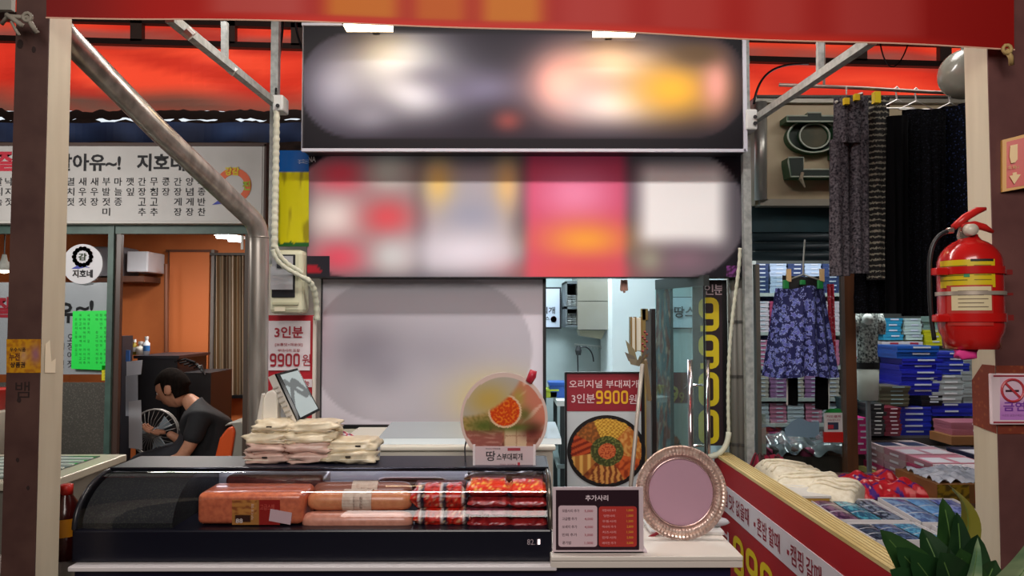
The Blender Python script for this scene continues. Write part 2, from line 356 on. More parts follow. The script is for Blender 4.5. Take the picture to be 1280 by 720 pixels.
# ---------------------------------------------------------------- steel posts
def post(x0, x1, label):
    t = thing('steel_post', label, 'post', ((x0+x1)/2, 2.15, 0))
    return t
pl = post(at(12, 300, 2.1).x, at(55, 300, 2.1).x, 'brown painted steel post with cream inner side at left edge')
xl0, xl1 = at(12.5, 300, 2.1).x, at(54, 300, 2.1).x
G().box(xl0, xl1, 2.1, 2.104, 0, 3.4).out('front_face', BROWNPOST, pl)
xa, xb = xl0+.004, xl1-.004
G().box(xa, xl1, 2.104, 2.21, 0, 3.4).out('post_body', CREAMPOST, pl)
# notice stuck on the left post
nt_ = thing('sticker', 'worn yellow notice sticker wrapped on left brown post', 'sticker', at(32, 466, 2.099))
def yel(u, v):
    c = (196, 138, 28); c = over(c, (150, 88, 30), .6*ss(.0, .4, nz(u*9, v*9)+.1)); c = blob(c, u, v, .85, .55, .14, .25, (150, 100, 110)); return blob(c, u, v, .5, .5, .1, .2, (190, 150, 130), .7)
raster('sheet', pq(8, 51, 424, 466, 2.0985), 30, 24, yel, PRINTG, nt_)
text('우수식품', at(22, 437, 2.0975), .045, .012, M('3a1a10'), nt_, bold=.02)
text('누전', at(18, 446, 2.0975), .03, .022, M('5a2410'), nt_, bold=.03)
text('상품권', at(22, 456, 2.0975), .042, .016, M('2a1408'), nt_, bold=.03)
g = G(); 
for (x, y, s) in ((25, 55, 1), (42, 62, .7), (24, 500, .6), (22, 575, .5), (35, 610, .5)):
    g.add([at(x+s*6*math.cos(k)*(.7+.4*nz(k*3, x)), y+s*6*math.sin(k), 2.0992) for k in [i*.628 for i in range(10)]], [tuple(range(10))[::-1]])
g.out('stain', M('26130f', .8), pl)
text('뱀', at(28, 487, 2.099), .04, .045, M('24120e'), pl, bold=.0, name='scrawl')
g = G(); g.add([at(54, 430, 2.12)+Vector((.001,0,0)), at(57, 425, 2.14)+Vector((.001,0,0)), at(56, 452, 2.15)+Vector((.002,0,0)), at(63, 448, 2.17)+Vector((.002,0,0)), at(61, 466, 2.17)+Vector((.002,0,0)), at(54, 466, 2.12)+Vector((.001,0,0))], [(5,4,3,2,1,0)])
g.v = [Vector((xl1+.0015, p.y, p.z)) for p in g.v]; g.out('torn_paper', M('efe0c4', .7), pl)
xr0, xr1 = at(1241, 300, 2.1).x, at(1241, 300, 2.1).x+.112
pr = thing('steel_post', 'brown painted steel post with cream inner side at right edge', 'post', ((xr0+xr1)/2, 2.15, 0))
G().box(xr0, xr1, 2.1, 2.104, 0, 3.4).out('front_face', M('6b4440', .5, 0, 'noise', 9, '5c3836', .5), pr)
G().box(xr0, xr1, 2.104, 2.21, 0, 3.4).out('post_body', CREAMPOST, pr)
rust = M('9a4a24', .6, 0, 'speck', 60, 'b06a3c', .3)
z0, z1 = at(0, 540, 2.15).z, at(0, 456, 2.15).z
g = G().add([(xr0-.0015, 2.104, z0), (xr0-.0015, 2.104, z1), (xr0-.0015, 2.16, z1), (xr0-.0015, 2.21, z1-.05), (xr0-.0015, 2.21, z0+.01)], [(0, 1, 2, 3, 4)])
g.add([(xr0-.0015, 2.0985, z0), (xr1, 2.0985, z0), (xr1, 2.0985, z1), (xr0-.0015, 2.0985, z1)], [(0, 1, 2, 3)])
g.out('paint_patch', M('7c3320', .6, 0, 'speck', 60, '96502c', .3), pr)
# no smoking sign
ns = thing('no_smoking_sign', 'pinkish square no smoking sign on right post', 'sign', at(1262, 498, 2.09))
G().pbox(1240, 1300, 467, 531, 2.085, .012).out('plate', M('e9d3d8', .3), ns, bevel=.003)
g = G()
for (a, b, c, d) in ((1242, 1298, 469, 471), (1242, 1298, 527, 529)): g.pbox(a, b, c, d, 2.084, .001)
g.out('border', M('a03040', .4), ns)
raster('panel', pq(1250, 1298, 472, 525, 2.0845), 12, 24, lambda u, v: over((226, 196, 214), (196, 130, 206), ss(.75, .1, v)), PRINTG, ns)
c = at(1266, 488, 2.083); R = .031
g = G().tube([c+Vector((R*math.cos(k*.2618), 0, R*math.sin(k*.2618))) for k in range(24)], .0035, 6, closed=True)
g.bar(c+Vector((-R*.7, -.001, R*.7)), c+Vector((R*.7, -.001, -R*.7)), .002, .006); g.out('red_ring', M('c23a44', .4), ns)
G().bar(c+Vector((-.02, 0, -.001)), c+Vector((.017, 0, -.001)), .002, .005).out('cigarette', M('4a2430', .4), ns)
text('금연', at(1268, 508, 2.083), .062, .026, M('7a3aa0'), ns, bold=.02)
text('이곳은 금연구역입니다', at(1268, 519, 2.083), .07, .006, M('a070a8'), ns)
# extinguisher location sign
es = thing('extinguisher_sign', 'red sign with cream extinguisher symbol and arrow on right post', 'sign', at(1272, 204, 2.08))
q = [at(1253, 240, 2.09), at(1296, 232, 2.06), at(1296, 164, 2.06), at(1253, 175, 2.09)]
G().hexa(q, (0, .008, 0)).out('plate', M('d8a050', .4), es)
q = [at(1256, 236, 2.088), at(1296, 229, 2.058), at(1296, 168, 2.058), at(1256, 178, 2.088)]
G().hexa(q, (0, .002, 0)).out('red_field', M('c83424', .35), es)
cr = M('ecc890', .4)
def epx(px, py): return at(px, py, 2.088-(px-1253)/43*.03-.003)
g = G().poly([epx(1263+dx, y) for dx, y in ((0, 182), (9, 180), (9, 199), (6, 203), (1, 204), (-1, 196))][::-1], (0, .001, 0)); g.poly([epx(x, y) for x, y in ((1262, 220), (1266, 219), (1266, 216), (1271, 215), (1271, 218), (1276, 218), (1268, 230))][::-1], (0, .001, 0))
g.out('symbol', cr, es); text('소화기', epx(1268, 209), .038, .01, cr, es, bold=.01)
# ---------------------------------------------------------------- red banner on top
def ban_edge(px): 
    pts = ((58, 22), (230, 23.5), (380, 27.5), (560, 33), (760, 40), (930, 48), (1100, 54), (1240, 61), (1268, 62))
    for (a, b), (c, d) in zip(pts, pts[1:]):
        if px <= c: return b+(d-b)*(px-a)/(c-a)
    return 62
def bq(u, v):
    px = 58+(1268-58)*u; p = at(px, ban_edge(px), 2.06); return (p.x, 2.06+.006*math.sin(u*19)*(1-v)-.02*v, p.z+(2.95-p.z)*v)
def bc(u, v):
    px = 58+1210*u; y = ban_edge(px)-v*(2.95-at(px, ban_edge(px), 2.06).z)/2.06*924
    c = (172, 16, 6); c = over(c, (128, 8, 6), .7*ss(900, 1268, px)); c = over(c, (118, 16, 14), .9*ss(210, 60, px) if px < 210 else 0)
    e = ban_edge(px)-y
    k = ss(3, 13, e)*ss(90, 60, e)
    if 235 < px < 1160 and k:
        c = srect(c, px, 0, 260, 385, -9, 9, 25, (200, 130, 128), .75*k); c = srect(c, px, 0, 405, 500, -9, 9, 18, (222, 160, 20), .9*k)
        c = srect(c, px, 0, 515, 585, -9, 9, 18, (216, 140, 18), .85*k); c = srect(c, px, 0, 600, 680, -9, 9, 18, (226, 170, 30), .9*k)
        for (x0, x1) in ((700, 790), (815, 905), (935, 1010), (1040, 1150)): c = srect(c, px, 0, x0, x1, -9, 9, 26, (206, 112, 112), .6*k)
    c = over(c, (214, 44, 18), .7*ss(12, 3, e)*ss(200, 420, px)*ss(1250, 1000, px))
    return c
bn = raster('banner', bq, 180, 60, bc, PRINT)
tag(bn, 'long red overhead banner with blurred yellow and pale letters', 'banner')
bq_root = Vector(bn.location)
g = G().tube([Vector(bq(i/60, 0))+Vector((0, -.002, -.001)) for i in range(61)], .0022, 5); o = g.out('hem', M('e8b8a0', .5)); 
o.data.transform(Matrix.Translation(o.location-bn.location)); o.location = (0, 0, 0); o.parent = bn
for i, (px, py) in enumerate(((1258, 62), (35, 22))):
    g = G(); c = at(px, py, 2.04)
    g.tube([c+Vector((.012*math.cos(k*.7), -.003, .012*math.sin(k*.7))) for k in range(9)], .005, 6, closed=True)
    g.tube([c, c+Vector((.012, .0, -.022)), c+Vector((.02, .01, -.04))], .007, 6)
    if i: g.tube([c, at(10, 20, 2.05), at(2, 30, 2.06)], .006, 6); g.tube([at(8, 18, 2.04), at(28, 32, 2.04)], .007, 6); g.tube([at(14, 27, 2.04), at(20, 38, 2.04), at(24, 44, 2.04)], .004, 6)
    tag(g.out('rope_tie', M('b89a62' if not i else '8d8578', .7), smooth=True), ('yellow cord knot tying the right banner corner to post' if not i else 'grey cord knot tying the banner around the left post'), 'cord', 'banner ties')
tag(G().pbox(-14, 15, -30, 12, 2.3, .02).out('pale_board', M('8f8c84', .7)), 'pale grey board corner behind left post at top', 'board')
# ---------------------------------------------------------------- stall signs
DKB = (17, 16, 23)
sg1 = thing('upper_sign', 'long dark sign box with blurred white and orange lettering, lit by two lamps', 'sign', at(655, 190, 3.35))
G().pbox(378, 931, 31, 188, 3.32, .2).out('sign_box', M('1c1b22', .4), sg1)
def up(u, v):
    x = 378+553*u; y = 188-157*v; c = DKB
    k = pill(x, y, 372, 937, 39, 174, 2)
    b = (34, 30, 42)
    b = srect(b, x, y, 690, 910, 70, 150, 30, (130, 100, 100), .5)
    b = blob(b, x, y, 420, 110, 38, 38, (150, 150, 168)); b = blob(b, x, y, 500, 72, 52, 34, (196, 204, 210)); b = blob(b, x, y, 520, 115, 44, 28, (222, 226, 234)); b = blob(b, x, y, 460, 145, 30, 18, (130, 130, 144)); b = blob(b, x, y, 600, 110, 50, 20, (108, 104, 130)); b = blob(b, x, y, 545, 95, 40, 14, (92, 90, 104), .6)
    b = blob(b, x, y, 770, 75, 60, 24, (208, 192, 182)); b = blob(b, x, y, 700, 105, 34, 34, (250, 180, 165)); b = blob(b, x, y, 765, 132, 55, 24, (224, 214, 214)); b = blob(b, x, y, 845, 112, 46, 30, (240, 180, 55)); b = blob(b, x, y, 897, 105, 16, 30, (236, 165, 150)); b = blob(b, x, y, 872, 66, 28, 12, (100, 78, 52)); b = blob(b, x, y, 635, 152, 16, 12, (130, 66, 64))
    return over(c, b, k)
raster('face', pq(380, 929, 33, 186, 3.318), 140, 40, up, PRINTLIT, sg1)
g = G()
for e in ((377, 932, 29.5, 31.5), (377, 932, 186, 189), (376.5, 378.5, 30, 189), (930, 932.5, 30, 189)): g.pbox(*e, 3.31, .02)
g.out('rim', M('c9ccd8', .35), sg1)
for i, px in enumerate((462, 767)):
    lt = thing('sign_lamp', ('left' if not i else 'right')+' glowing bar lamp on top edge of the upper dark sign', 'lamp', at(px, 38, 3.1), 'lamps above the upper sign')
    p = at(px, 33.5+i*7, 3.15)
    G().box(p.x-.10+i*.01, p.x+.10-i*.01, 3.10, 3.16, p.z-.018, p.z+.03).out('lamp_glass', M('ffdcaa', .4, emit=14), lt)
    G().box(p.x-.13, p.x+.13, 3.09, 3.2, p.z+.03, p.z+.05).out('lamp_housing', DARK, lt)
    G().bar((p.x, 3.15, p.z+.045), (p.x, 3.36, p.z+.045), .03).out('arm', DARK, lt)
sg2 = thing('menu_sign', 'long dark menu board with blurred red, pink and white panels', 'sign', at(655, 348, 3.45))
G().pbox(383, 928, 189.5, 347, 3.44, .1).out('sign_box', M('17161c', .4), sg2)
def lo(u, v):
    x = 384+543*u; y = 346-155.5*v; c = (20, 18, 26)
    k = pill(x, y, 362, 932, 188, 348, 2)
    b = (92, 88, 96)
    b = srect(b, x, y, 388, 520, 200, 340, 16, (170, 150, 150), .8)
    b = srect(b, x, y, 530, 640, 205, 340, 16, (188, 184, 192), .85)
    b = blob(b, x, y, 427, 218, 30, 20, (214, 70, 90)); b = blob(b, x, y, 418, 272, 28, 22, (232, 220, 216)); b = blob(b, x, y, 424, 322, 30, 18, (216, 80, 100)); b = blob(b, x, y, 485, 214, 24, 20, (196, 204, 196)); b = blob(b, x, y, 484, 272, 28, 20, (218, 84, 92)); b = blob(b, x, y, 490, 320, 22, 18, (198, 200, 200))
    b = blob(b, x, y, 548, 228, 16, 26, (230, 196, 120)); b = blob(b, x, y, 634, 230, 14, 30, (228, 196, 130)); b = blob(b, x, y, 590, 272, 26, 18, (158, 160, 178)); b = blob(b, x, y, 585, 315, 60, 22, (224, 220, 232))
    b = srect(b, x, y, 658, 782, 182, 356, 10, (208, 74, 108)); b = blob(b, x, y, 720, 242, 44, 30, (242, 140, 178)); b = blob(b, x, y, 732, 300, 46, 20, (244, 160, 66)); b = blob(b, x, y, 720, 340, 60, 14, (216, 84, 84))
    b = srect(b, x, y, 800, 906, 205, 305, 16, (246, 246, 246)); b = blob(b, x, y, 856, 325, 34, 16, (140, 110, 125), .8); b = blob(b, x, y, 812, 325, 14, 14, (160, 160, 140), .8)
    return over(c, b, k)
raster('face', pq(384, 927, 190.5, 346, 3.438), 136, 40, lo, PRINTLIT, sg2)
text('NA', at(390, 199, 3.436), .035, .026, M('d8d8d8'), sg2, bold=.02)
raster('corner_print', pq(384, 412, 320, 346, 3.4365), 10, 8, lambda u, v: (160, 20, 40) if v < .6 and u+v*.9 < .9 and v > .15 else (30, 28, 38), PRINT, sg2)
raster('corner_print', pq(908, 924, 332, 346, 3.4365), 8, 6, lambda u, v: (120, 60, 130) if nz(u*9, v*9) > 0 else (60, 30, 60), PRINT, sg2)
# white notice board
wb = thing('white_board', 'large white board in black frame with blurred grey mark', 'board', at(540, 533, 3.56))
g = G()
for e in ((399.5, 402.5, 345, 535), (679, 682.5, 345, 535), (399.5, 682.5, 531, 535), (399.5, 682.5, 345, 349)): g.pbox(*e, 3.54, .05)
g.out('frame', BLACK, wb)
def wbc(u, v):
    x = 402+278*u; y = 532-183*v; c = (216, 211, 221)
    k = pill(x, y, 390, 665, 351, 527, 1.5); b = (186, 182, 192)
    b = blob(b, x, y, 460, 438, 34, 28, (128, 124, 136), .8); b = blob(b, x, y, 540, 442, 60, 26, (158, 154, 166), .6); b = blob(b, x, y, 480, 465, 22, 20, (140, 137, 150), .5); b = blob(b, x, y, 620, 500, 44, 28, (216, 192, 118)); b = blob(b, x, y, 398, 400, 16, 60, (190, 160, 172), .6)
    return over(c, b, k)
raster('panel', pq(402, 680, 348, 532, 3.56), 90, 60, wbc, PRINT, wb)
# yellow poster, meter box, red price poster, conduit
yp = thing('yellow_blue_poster', 'yellow poster with blue top band beside the dark menu board', 'poster', at(365, 310, 3.42))
def ypc(u, v):
    if v > .78: return (18, 92, 170)
    if v < .04+.03*nz(u*8, 0): return (34, 92, 40)
    return over((202, 196, 14), (150, 140, 20), ss(.15, .5, nz(u*6, v*3)))
raster('sheet', pq(345, 386, 188, 308, 3.432), 20, 60, ypc, PRINTG, yp)
G().pbox(345, 386, 188, 308, 3.434, .01).out('backing', M('4a4a30'), yp)
text('가가', at(380, 202, 3.43), .02, .06, M('9fb4cc'), yp, right=(0,0,1), up=(-1,0,0), bold=.01)
mb = thing('meter_box', 'cream electric meter box with dark window under yellow poster', 'meter', at(357, 392, 3.4))
G().pbox(336, 379, 312, 392, 3.38, .12).out('housing', M('cfd0b4', .45), mb, bevel=.02)
mw = G().pbox(339, 369, 318, 372, 3.375, .01).out('window', M('23252a', .25), mb, bevel=.004)
G().pbox(340, 366, 320, 333, 3.371, .005).out('meter_face', M('a9acb2', .4), mw)
G().pbox(338, 366, 333, 362, 3.37, .006).out('meter_face', M('b9bcc2', .4), mw)
G().pbox(346, 358, 330, 335, 3.366, .004).out('dial', M('30323c'), mw)
G().pbox(340, 373, 378, 381, 3.372, .01).out('ridge', M('b9ba9c'), mb); G().pbox(343, 356, 384, 389, 3.376, .006).out('paper_label', M('e4ddc4'), mb)
rp = thing('price_poster', 'tall red poster with white panel reading 3인분 9900원', 'poster', at(362, 530, 3.5))
G().pbox(331, 393, 394, 532, 3.52, .02).out('red_sheet', M('b4202e', .4), rp)
G().pbox(335, 388, 401, 463, 3.515, .004).out('white_panel', M('e6dde2', .4), rp, bevel=.0)
mr = M('a01e30', .5)
text('3인분', at(361, 415, 3.512), .135, .055, mr, rp, bold=.025); text('9900', at(356, 450, 3.512), .142, .062, mr, rp, bold='block'); text('원', at(383, 450, 3.512), .04, .055, mr, rp, bold=.01)
text('[보통맛+매운맛]', at(361, 431, 3.512), .13, .017, mr, rp, bold=.01); text('부대사리 포함', at(361, 438, 3.512), .105, .015, mr, rp, bold=.01)
G().pbox(368, 390, 474, 484, 3.515, .004).out('white_strip', M('e6dde2', .4), rp); text('가능', at(380, 479, 3.512), .05, .03, mr, rp, bold=.02)
text('별미', at(353, 515, 3.512), .03, .08, M('e6dde2'), rp, bold=.02)
tag(G().pbox(389.5, 395, 395, 560, 3.5, .02).out('corner_strip', M('d6cfc4', .6)), 'narrow cream corner strip between red poster and white board', 'strip')
RIB = M('cfd2be', .6)
def conduit(pts, r, label, ribs=True, mat=RIB):
    P = [Vector(p) for p in pts]
    # resample with ribs
    out = []; rr = []
    for i in range(len(P)-1):
        a, b = P[i], P[i+1]; n = max(2, int((b-a).length/.008)) if ribs else 2
        for k in range(n): out.append(a.lerp(b, k/n)); rr.append(r*(1 if (len(out) % 4 < 2) else .82) if ribs else r)
    out.append(P[-1]); rr.append(r)
    return tag(G().tube(out, rr, 8).out('conduit', mat, smooth=True), label, 'conduit')
conduit([at(346, 122, 3.32), at(345, 200, 3.32), at(343, 310, 3.32)], .016, 'pale ribbed conduit strapped down the left pole')
def bez(p, n=14):
    p = [Vector(q) for q in p]; o = []
    for i in range(n+1):
        t = i/n; o.append(p[0]*(1-t)**3+p[1]*3*t*(1-t)**2+p[2]*3*t*t*(1-t)+p[3]*t**3)
    return o
conduit(bez([at(341, 312, 3.3), at(345, 335, 3.3), at(370, 340, 3.33), at(388, 352, 3.36)]), .011, 'lower of two pale cables crossing the meter box')
conduit(bez([at(345, 308, 3.31), at(350, 328, 3.31), at(368, 334, 3.34), at(378, 341, 3.36)]), .011, 'upper of two pale cables crossing the meter box')
conduit(bez([at(380, 347, 3.35), at(394, 354, 3.38), at(396, 370, 3.45), at(396, 400, 3.46)]), .015, 'cream ribbed cable bending down at the left of white board')
conduit(bez([at(925, 310, 3.35), at(925, 360, 3.38), at(906, 400, 3.45), at(911, 545, 3.45)]), .009, 'white ribbed conduit hanging right of the black vertical banner')
# poles with horizontal arms and junction boxes
for i, (x0, x1, xb, yb, lab) in enumerate(((337, 346, 347, 132, 'left'), (929, 938, 940, 148, 'right'))):
    t = thing('frame_pole', 'galvanised square pole with slanting arm and junction box, %s of the dark signs' % lab, 'pole', at((x0+x1)/2, 650, 3.4))
    p = at((x0+x1)/2, 300, 3.4); G().bar((p.x, 3.4, at(0, 330, 3.4).z if i == 0 else 0), (p.x, 3.4, 3.2), .035, .035).out('pole', GALV, t)
    if i == 0:
        G().bar(at(347, 132, 3.4), at(212, 22, 2.35), .03, .03).out('arm', GALV, t); G().bar(at(281, 28, 2.8), at(281, 80, 2.8), .022, .022).out('hanger', GALV, t)
        G().tube([at(232, 38, 2.43), at(240, 46, 2.44)], .019, 8).out('clip', M('c8c8c0'), t); G().tube([at(286, 84, 2.86), at(294, 91, 2.87)], .019, 8).out('clip', M('c8c8c0'), t)
    else:
        G().bar(at(940, 152, 3.4), at(1090, 50, 2.35), .03, .03).out('arm', GALV, t); G().bar(at(1025, 45, 2.8), at(1025, 92, 2.8), .022, .022).out('hanger', GALV, t)
    G().pbox(xb-7, xb+7, yb-14 if not i else yb-12, yb+6 if not i else yb+14, 3.3, .09).out('junction_box', M('cdd2d0', .5), t, bevel=.008)
    g = G()
    for dy in ((-2, 6) if i else (0,)): g.tube([at(xb+4*i, yb+dy, 3.302), at(xb+4*i, yb+dy, 3.29)], .009, 10)
    g.out('plug_hole', M('26282c'), t.children[-1])
for (pts, lab) in (([at(354, 25, 3.6), at(352, 60, 3.6), at(345, 90, 3.5), at(345, 118, 3.35)], 'dark cable running down beside the left galvanised pole'),
                   ([at(369, 25, 3.45), at(371, 45, 3.45), at(376, 60, 3.42), at(386, 75, 3.40)], 'dark cable arching behind top left sign corner'),
                   ([at(942, 130, 3.6), at(948, 95, 3.6), at(962, 78, 3.7), at(1010, 80, 4)], 'dark tangled cable right of the upper sign'),
                   ([at(1136, 52, 6.33), at(1125, 88, 6.3), at(1108, 100, 6.3), at(1100, 53, 6.33)], 'looped dark cable hanging under the red banner, right')):
    tag(G().tube(bez(pts), .006, 6).out('cable', BLACK, smooth=True), lab, 'cable')
# stainless pipe
t = thing('stainless_pipe', 'thick bent stainless steel pipe running from left post down to counter', 'pipe', at(322, 640, 3.0))
pts = [at(62, 20, 2.24), at(85, 48, 2.26), at(200, 165, 2.58), at(305, 264, 2.93)]+bez([at(312, 271, 2.96), at(322, 281, 2.99), at(323.5, 290, 3.0), at(323.5, 305, 3.0)], 6)+[at(322, 560, 3.0), at(320, 690, 3.0)]
pts[-1].z = 0
G().tube(pts[:4]+pts[4:], .0395, 20).out('pipe', STEEL, t, smooth=True)
c = at(323.5, 296, 3.0); G().tube([c, c+Vector((0, 0, -.006))], .041, 20).out('weld_seam', M('a09a90', .4, .8), t, smooth=True)
# ================================================================ DISPLAY CASE AND COUNTER
xc0, xc1 = at(90, 650, 2.3).x, at(690, 650, 2.3).x
zb = at(0, 704, 2.3).z; zf = at(0, 663, 2.3).z; ZT = 1.1
ct = thing('counter', 'white edged stall counter with dark front under the display case', 'counter', (-.3, 2.45, 0))
G().box(at(84, 700, 2.26).x, at(922, 700, 2.26).x-.01, 2.3, 2.78, 0, zb-.012).out('body', M('1a1638', .35), ct)  # purple glow on the counter front is put into this body colour
G().box(at(84, 700, 2.26).x, xc1+.012, 2.262, 2.8, zb-.014, zb).out('worktop', M('d8d2d4', .4), ct, bevel=.003)
a = at(687, 0, 2.26).x; b = at(920, 0, 2.26).x; z1 = at(0, 696.5, 2.26).z
G().box(a, b, 2.262, 2.66, z1-.036, z1-.016).out('lower_board', M('d9cfc6', .45), ct, bevel=.002)
G().box(a, b, 2.258, 2.66, z1-.0145, z1).out('upper_board', M('e2d9cf', .45), ct, bevel=.003)
ZC = z1
dc = thing('display_case', 'long black refrigerated countertop case with curved glass front', 'display case', ((xc0+xc1)/2, 2.5, zb))
Yb = 2.72
G().box(xc0, xc1, 2.3, Yb, zb+.001, zf).out('base', M('0d0e1c', .3), dc, bevel=.006)
prof = [(2.305, zf)]
for k in range(0, 13):
    t_ = k/12*math.pi/2; prof.append((2.305+.2*(1-math.cos(t_)), zf+.005+(ZT-zf-.012)*math.sin(t_)))
def gl(u, v):
    f = v*(len(prof)-1); i = min(int(f), len(prof)-2); w = f-i
    return (xc0+.012+(xc1-xc0-.024)*u, prof[i][0]*(1-w)+prof[i+1][0]*w, prof[i][1]*(1-w)+prof[i+1][1]*w)
G().grid(20, 26, gl).out('curved_glass', CASEGL, dc, smooth=True)
G().box(xc0, xc1, 2.5, Yb, ZT-.012, ZT).out('top_panel', M('14172a', .4), dc, bevel=.004)
G().tube([(xc0, 2.503, ZT-.004), (xc1, 2.503, ZT-.004)], .006, 8).out('top_rail', M('3a3c48', .2, .8), dc, smooth=True)
cap = [(y, z) for y, z in prof]+[(Yb, ZT-.002), (Yb, zf)]
for nm, x, w in (('end_cap', xc0-.004, .018), ('end_cap', xc1-.014, .018)):
    G().poly([(x, y, z) for y, z in cap], (w, 0, 0)).out(nm, M('121218', .35), dc)
    G().tube([(x+w/2, y, z) for y, z in prof], .007, 8).out('edge_trim', M('5a554c', .25, .7) if x > 0 else M('24242a', .3), dc, smooth=True)
G().box(xc0+.015, xc1-.015, Yb-.016, Yb-.004, zf, ZT-.012).out('back_wall', M('45454d', .3), dc)
G().box(at(278, 0, Yb).x, xc1-.02, Yb-.022, Yb-.017, zf+.03, ZT-.045).out('back_door', M('a9a9b0', .35), dc)
G().tube([(at(285, 0, Yb).x, 2.66, ZT-.028), (xc1-.05, 2.66, ZT-.028)], .008, 8).out('light_tube', M('f4f4ff', .4, emit=5), dc)
xm = at(244, 0, 2.35).x
G().poly([(xc0+.02, y, z) for y, z in [(y+.016, z-.008) for y, z in prof if z > zf+.006]+[(Yb-.03, ZT-.02), (Yb-.03, zf), (2.325, zf)]], (xm-.03-xc0-.02, 0, 0)).out('machine_cover', M('14161a', .65, 0, 'speck', 160, '33382f', .5), dc)
g = G(); mat = M('ff9a8a', .5, emit=2.0)
text('82.1', at(665.5, 677.5, 2.297), .032, .017, M('8c7c80', .5, emit=.3), dc, name='readout', bold=0)
G().pbox(672.5, 675, 674.5, 680.5, 2.296, .002).out('lit_bar', M('ffe4e0', .5, emit=3), dc)
zi = zf+.002
# ---- inside the case
ham = thing('ham_block', 'big pink luncheon meat block with printed film label in display case', 'meat', (at(315, 0, 2.42).x, 2.43, zi))
def block(x0, x1, y0, y1, z0, z1, mat, parent, name='meat', seed=0, r=.018):
    bm = bmesh.new(); bmesh.ops.create_cube(bm, size=1)
    for v in bm.verts: v.co = Vector(((x0+x1)/2+v.co.x*(x1-x0), (y0+y1)/2+v.co.y*(y1-y0), (z0+z1)/2+v.co.z*(z1-z0)))
    bmesh.ops.bevel(bm, geom=list(bm.edges), offset=r, segments=4, profile=.5, affect='EDGES')
    g = G(); g.v = [v.co+Vector((0, 0, .003*nz(v.co.x*20, v.co.y*20, seed))) for v in bm.verts]; g.f = [tuple(v.index for v in f.verts) for f in bm.faces]; bm.free()
    return g.out(name, mat, parent, smooth=True)
hx0, hx1 = at(248, 640, 2.36).x, at(380, 640, 2.36).x
hzt = at(0, 614, 2.38).z
block(hx0, hx1, 2.345, 2.50, zi, hzt, M('d4744e', .38, 0, 'noise', 60, 'b85c40', .4, .1, coat=.35), ham)
def hamp(u, v):
    c = (150, 58, 38) if u > .55 else (172, 118, 60)
    if u < .55 and .1 < v < .4 and .05 < u < .38: c = (60, 34, 28)
    if u < .52 and v > .42: c = over((190, 130, 66), (140, 80, 44), ss(-.1, .4, nz(u*8, v*8)))
    if u > .55: c = (150, 38, 34)
    return c
raster('printed_label', pq(290, 350, 625, 656, 2.3436), 40, 24, hamp, PRINTG, ham)
text('88', at(299, 651, 2.3425), .022, .014, M('d8c8c0'), ham, bold=.02); text('부대햄', at(315.5, 640, 2.3425), .05, .008, M('d8b8a0'), ham, right=(0, 0, 1), up=(-1, 0, 0))
text('고급스팸', at(334, 634, 2.3425), .045, .018, M('c04a3c'), ham, bold=.02)
G().hexa([at(336, 651, 2.342), at(363, 656, 2.342), at(365, 641, 2.342), at(338, 636, 2.342)], (0, .001, 0)).out('price_tag', M('d2b4b8', .5), ham)
hb = thing('ham_block', 'dark mirror image of the labelled meat block, built behind it', 'meat', ((hx0+hx1)/2, 2.58, zi))  # stands in for the mirror image in the case back
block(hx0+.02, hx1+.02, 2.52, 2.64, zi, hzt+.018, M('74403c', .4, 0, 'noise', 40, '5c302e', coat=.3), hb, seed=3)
def log(px0, px1, py0, py1, Y, label, mat, wrap=None):
    a = at(px0, (py0+py1)/2, Y); b = at(px1, (py0+py1)/2, Y); r = (at(0, py0, Y).z-at(0, py1, Y).z)/2; z = a.z
    t = thing('sausage_log', label, 'sausage', ((a.x+b.x)/2, Y, z-r), 'sausage logs in the case')
    L = b.x-a.x; pr = [(0.002, 0), (r*.55, .004), (r*.85, .014), (r*.98, .032)]+[(r*(1+.015*nz(k*1.3, Y*9)), .05+(L-.1)*k/8) for k in range(9)]+[(r*.98, L-.032), (r*.85, L-.014), (r*.55, L-.004), (.002, L)]
    G().lathe([(q, h) for q, h in pr], (a.x, Y, z), 22, 'x').out('meat', mat, t, smooth=True)
    if wrap:
        w0 = at(wrap[0], 0, Y).x-a.x; w1 = at(wrap[1], 0, Y).x-a.x
        g = G().lathe([(r+.0035, w0), (r+.0035, w1)], (a.x, Y, z), 22, 'x'); g.f = g.f[:-2]; g.out('paper_band', M('d8c8b4', .6, 0, 'noise', 60, 'c4ac98', .4), t)
        g = G()
        text('소시지 후랑크', Vector((a.x+(w0+w1)/2-.008, Y-r-.0042, z)), r*1.3, .006, None, right=(0, 0, 1), up=(-1, 0, 0), g=g)
        text('냉장보관', Vector((a.x+(w0+w1)/2+.014, Y-r-.0042, z)), r*1.2, .009, None, right=(0, 0, 1), up=(-1, 0, 0), g=g); g.out('print', M('4a2a24'), t.children[-1])
    return t
sm = M('dc9464', .36, 0, 'noise', 50, 'cc7f54', .4, coat=.4)
log(378, 517, 639, 663, 2.375, 'bare pink sausage log at bottom front of case', M('dc9a80', .36, 0, 'noise', 50, 'c98870', .4, coat=.4))
log(385, 516, 613, 638, 2.40, 'pinkish orange sausage log with cream paper band, on top', sm, (436, 471))
log(392, 516, 602, 626, 2.50, 'dull mirror image of the banded sausage log, built behind it', M('8e5a48', .4, coat=.3), (447, 478))  # reflection of the upper log, built as a dull log
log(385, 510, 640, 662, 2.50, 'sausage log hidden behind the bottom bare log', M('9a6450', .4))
log(470, 560, 596, 614, 2.62, 'dark mirrored sausage log built at the rear glass of case', M('83483a', .4, coat=.3))  # reflection at the case back, built as a dark log
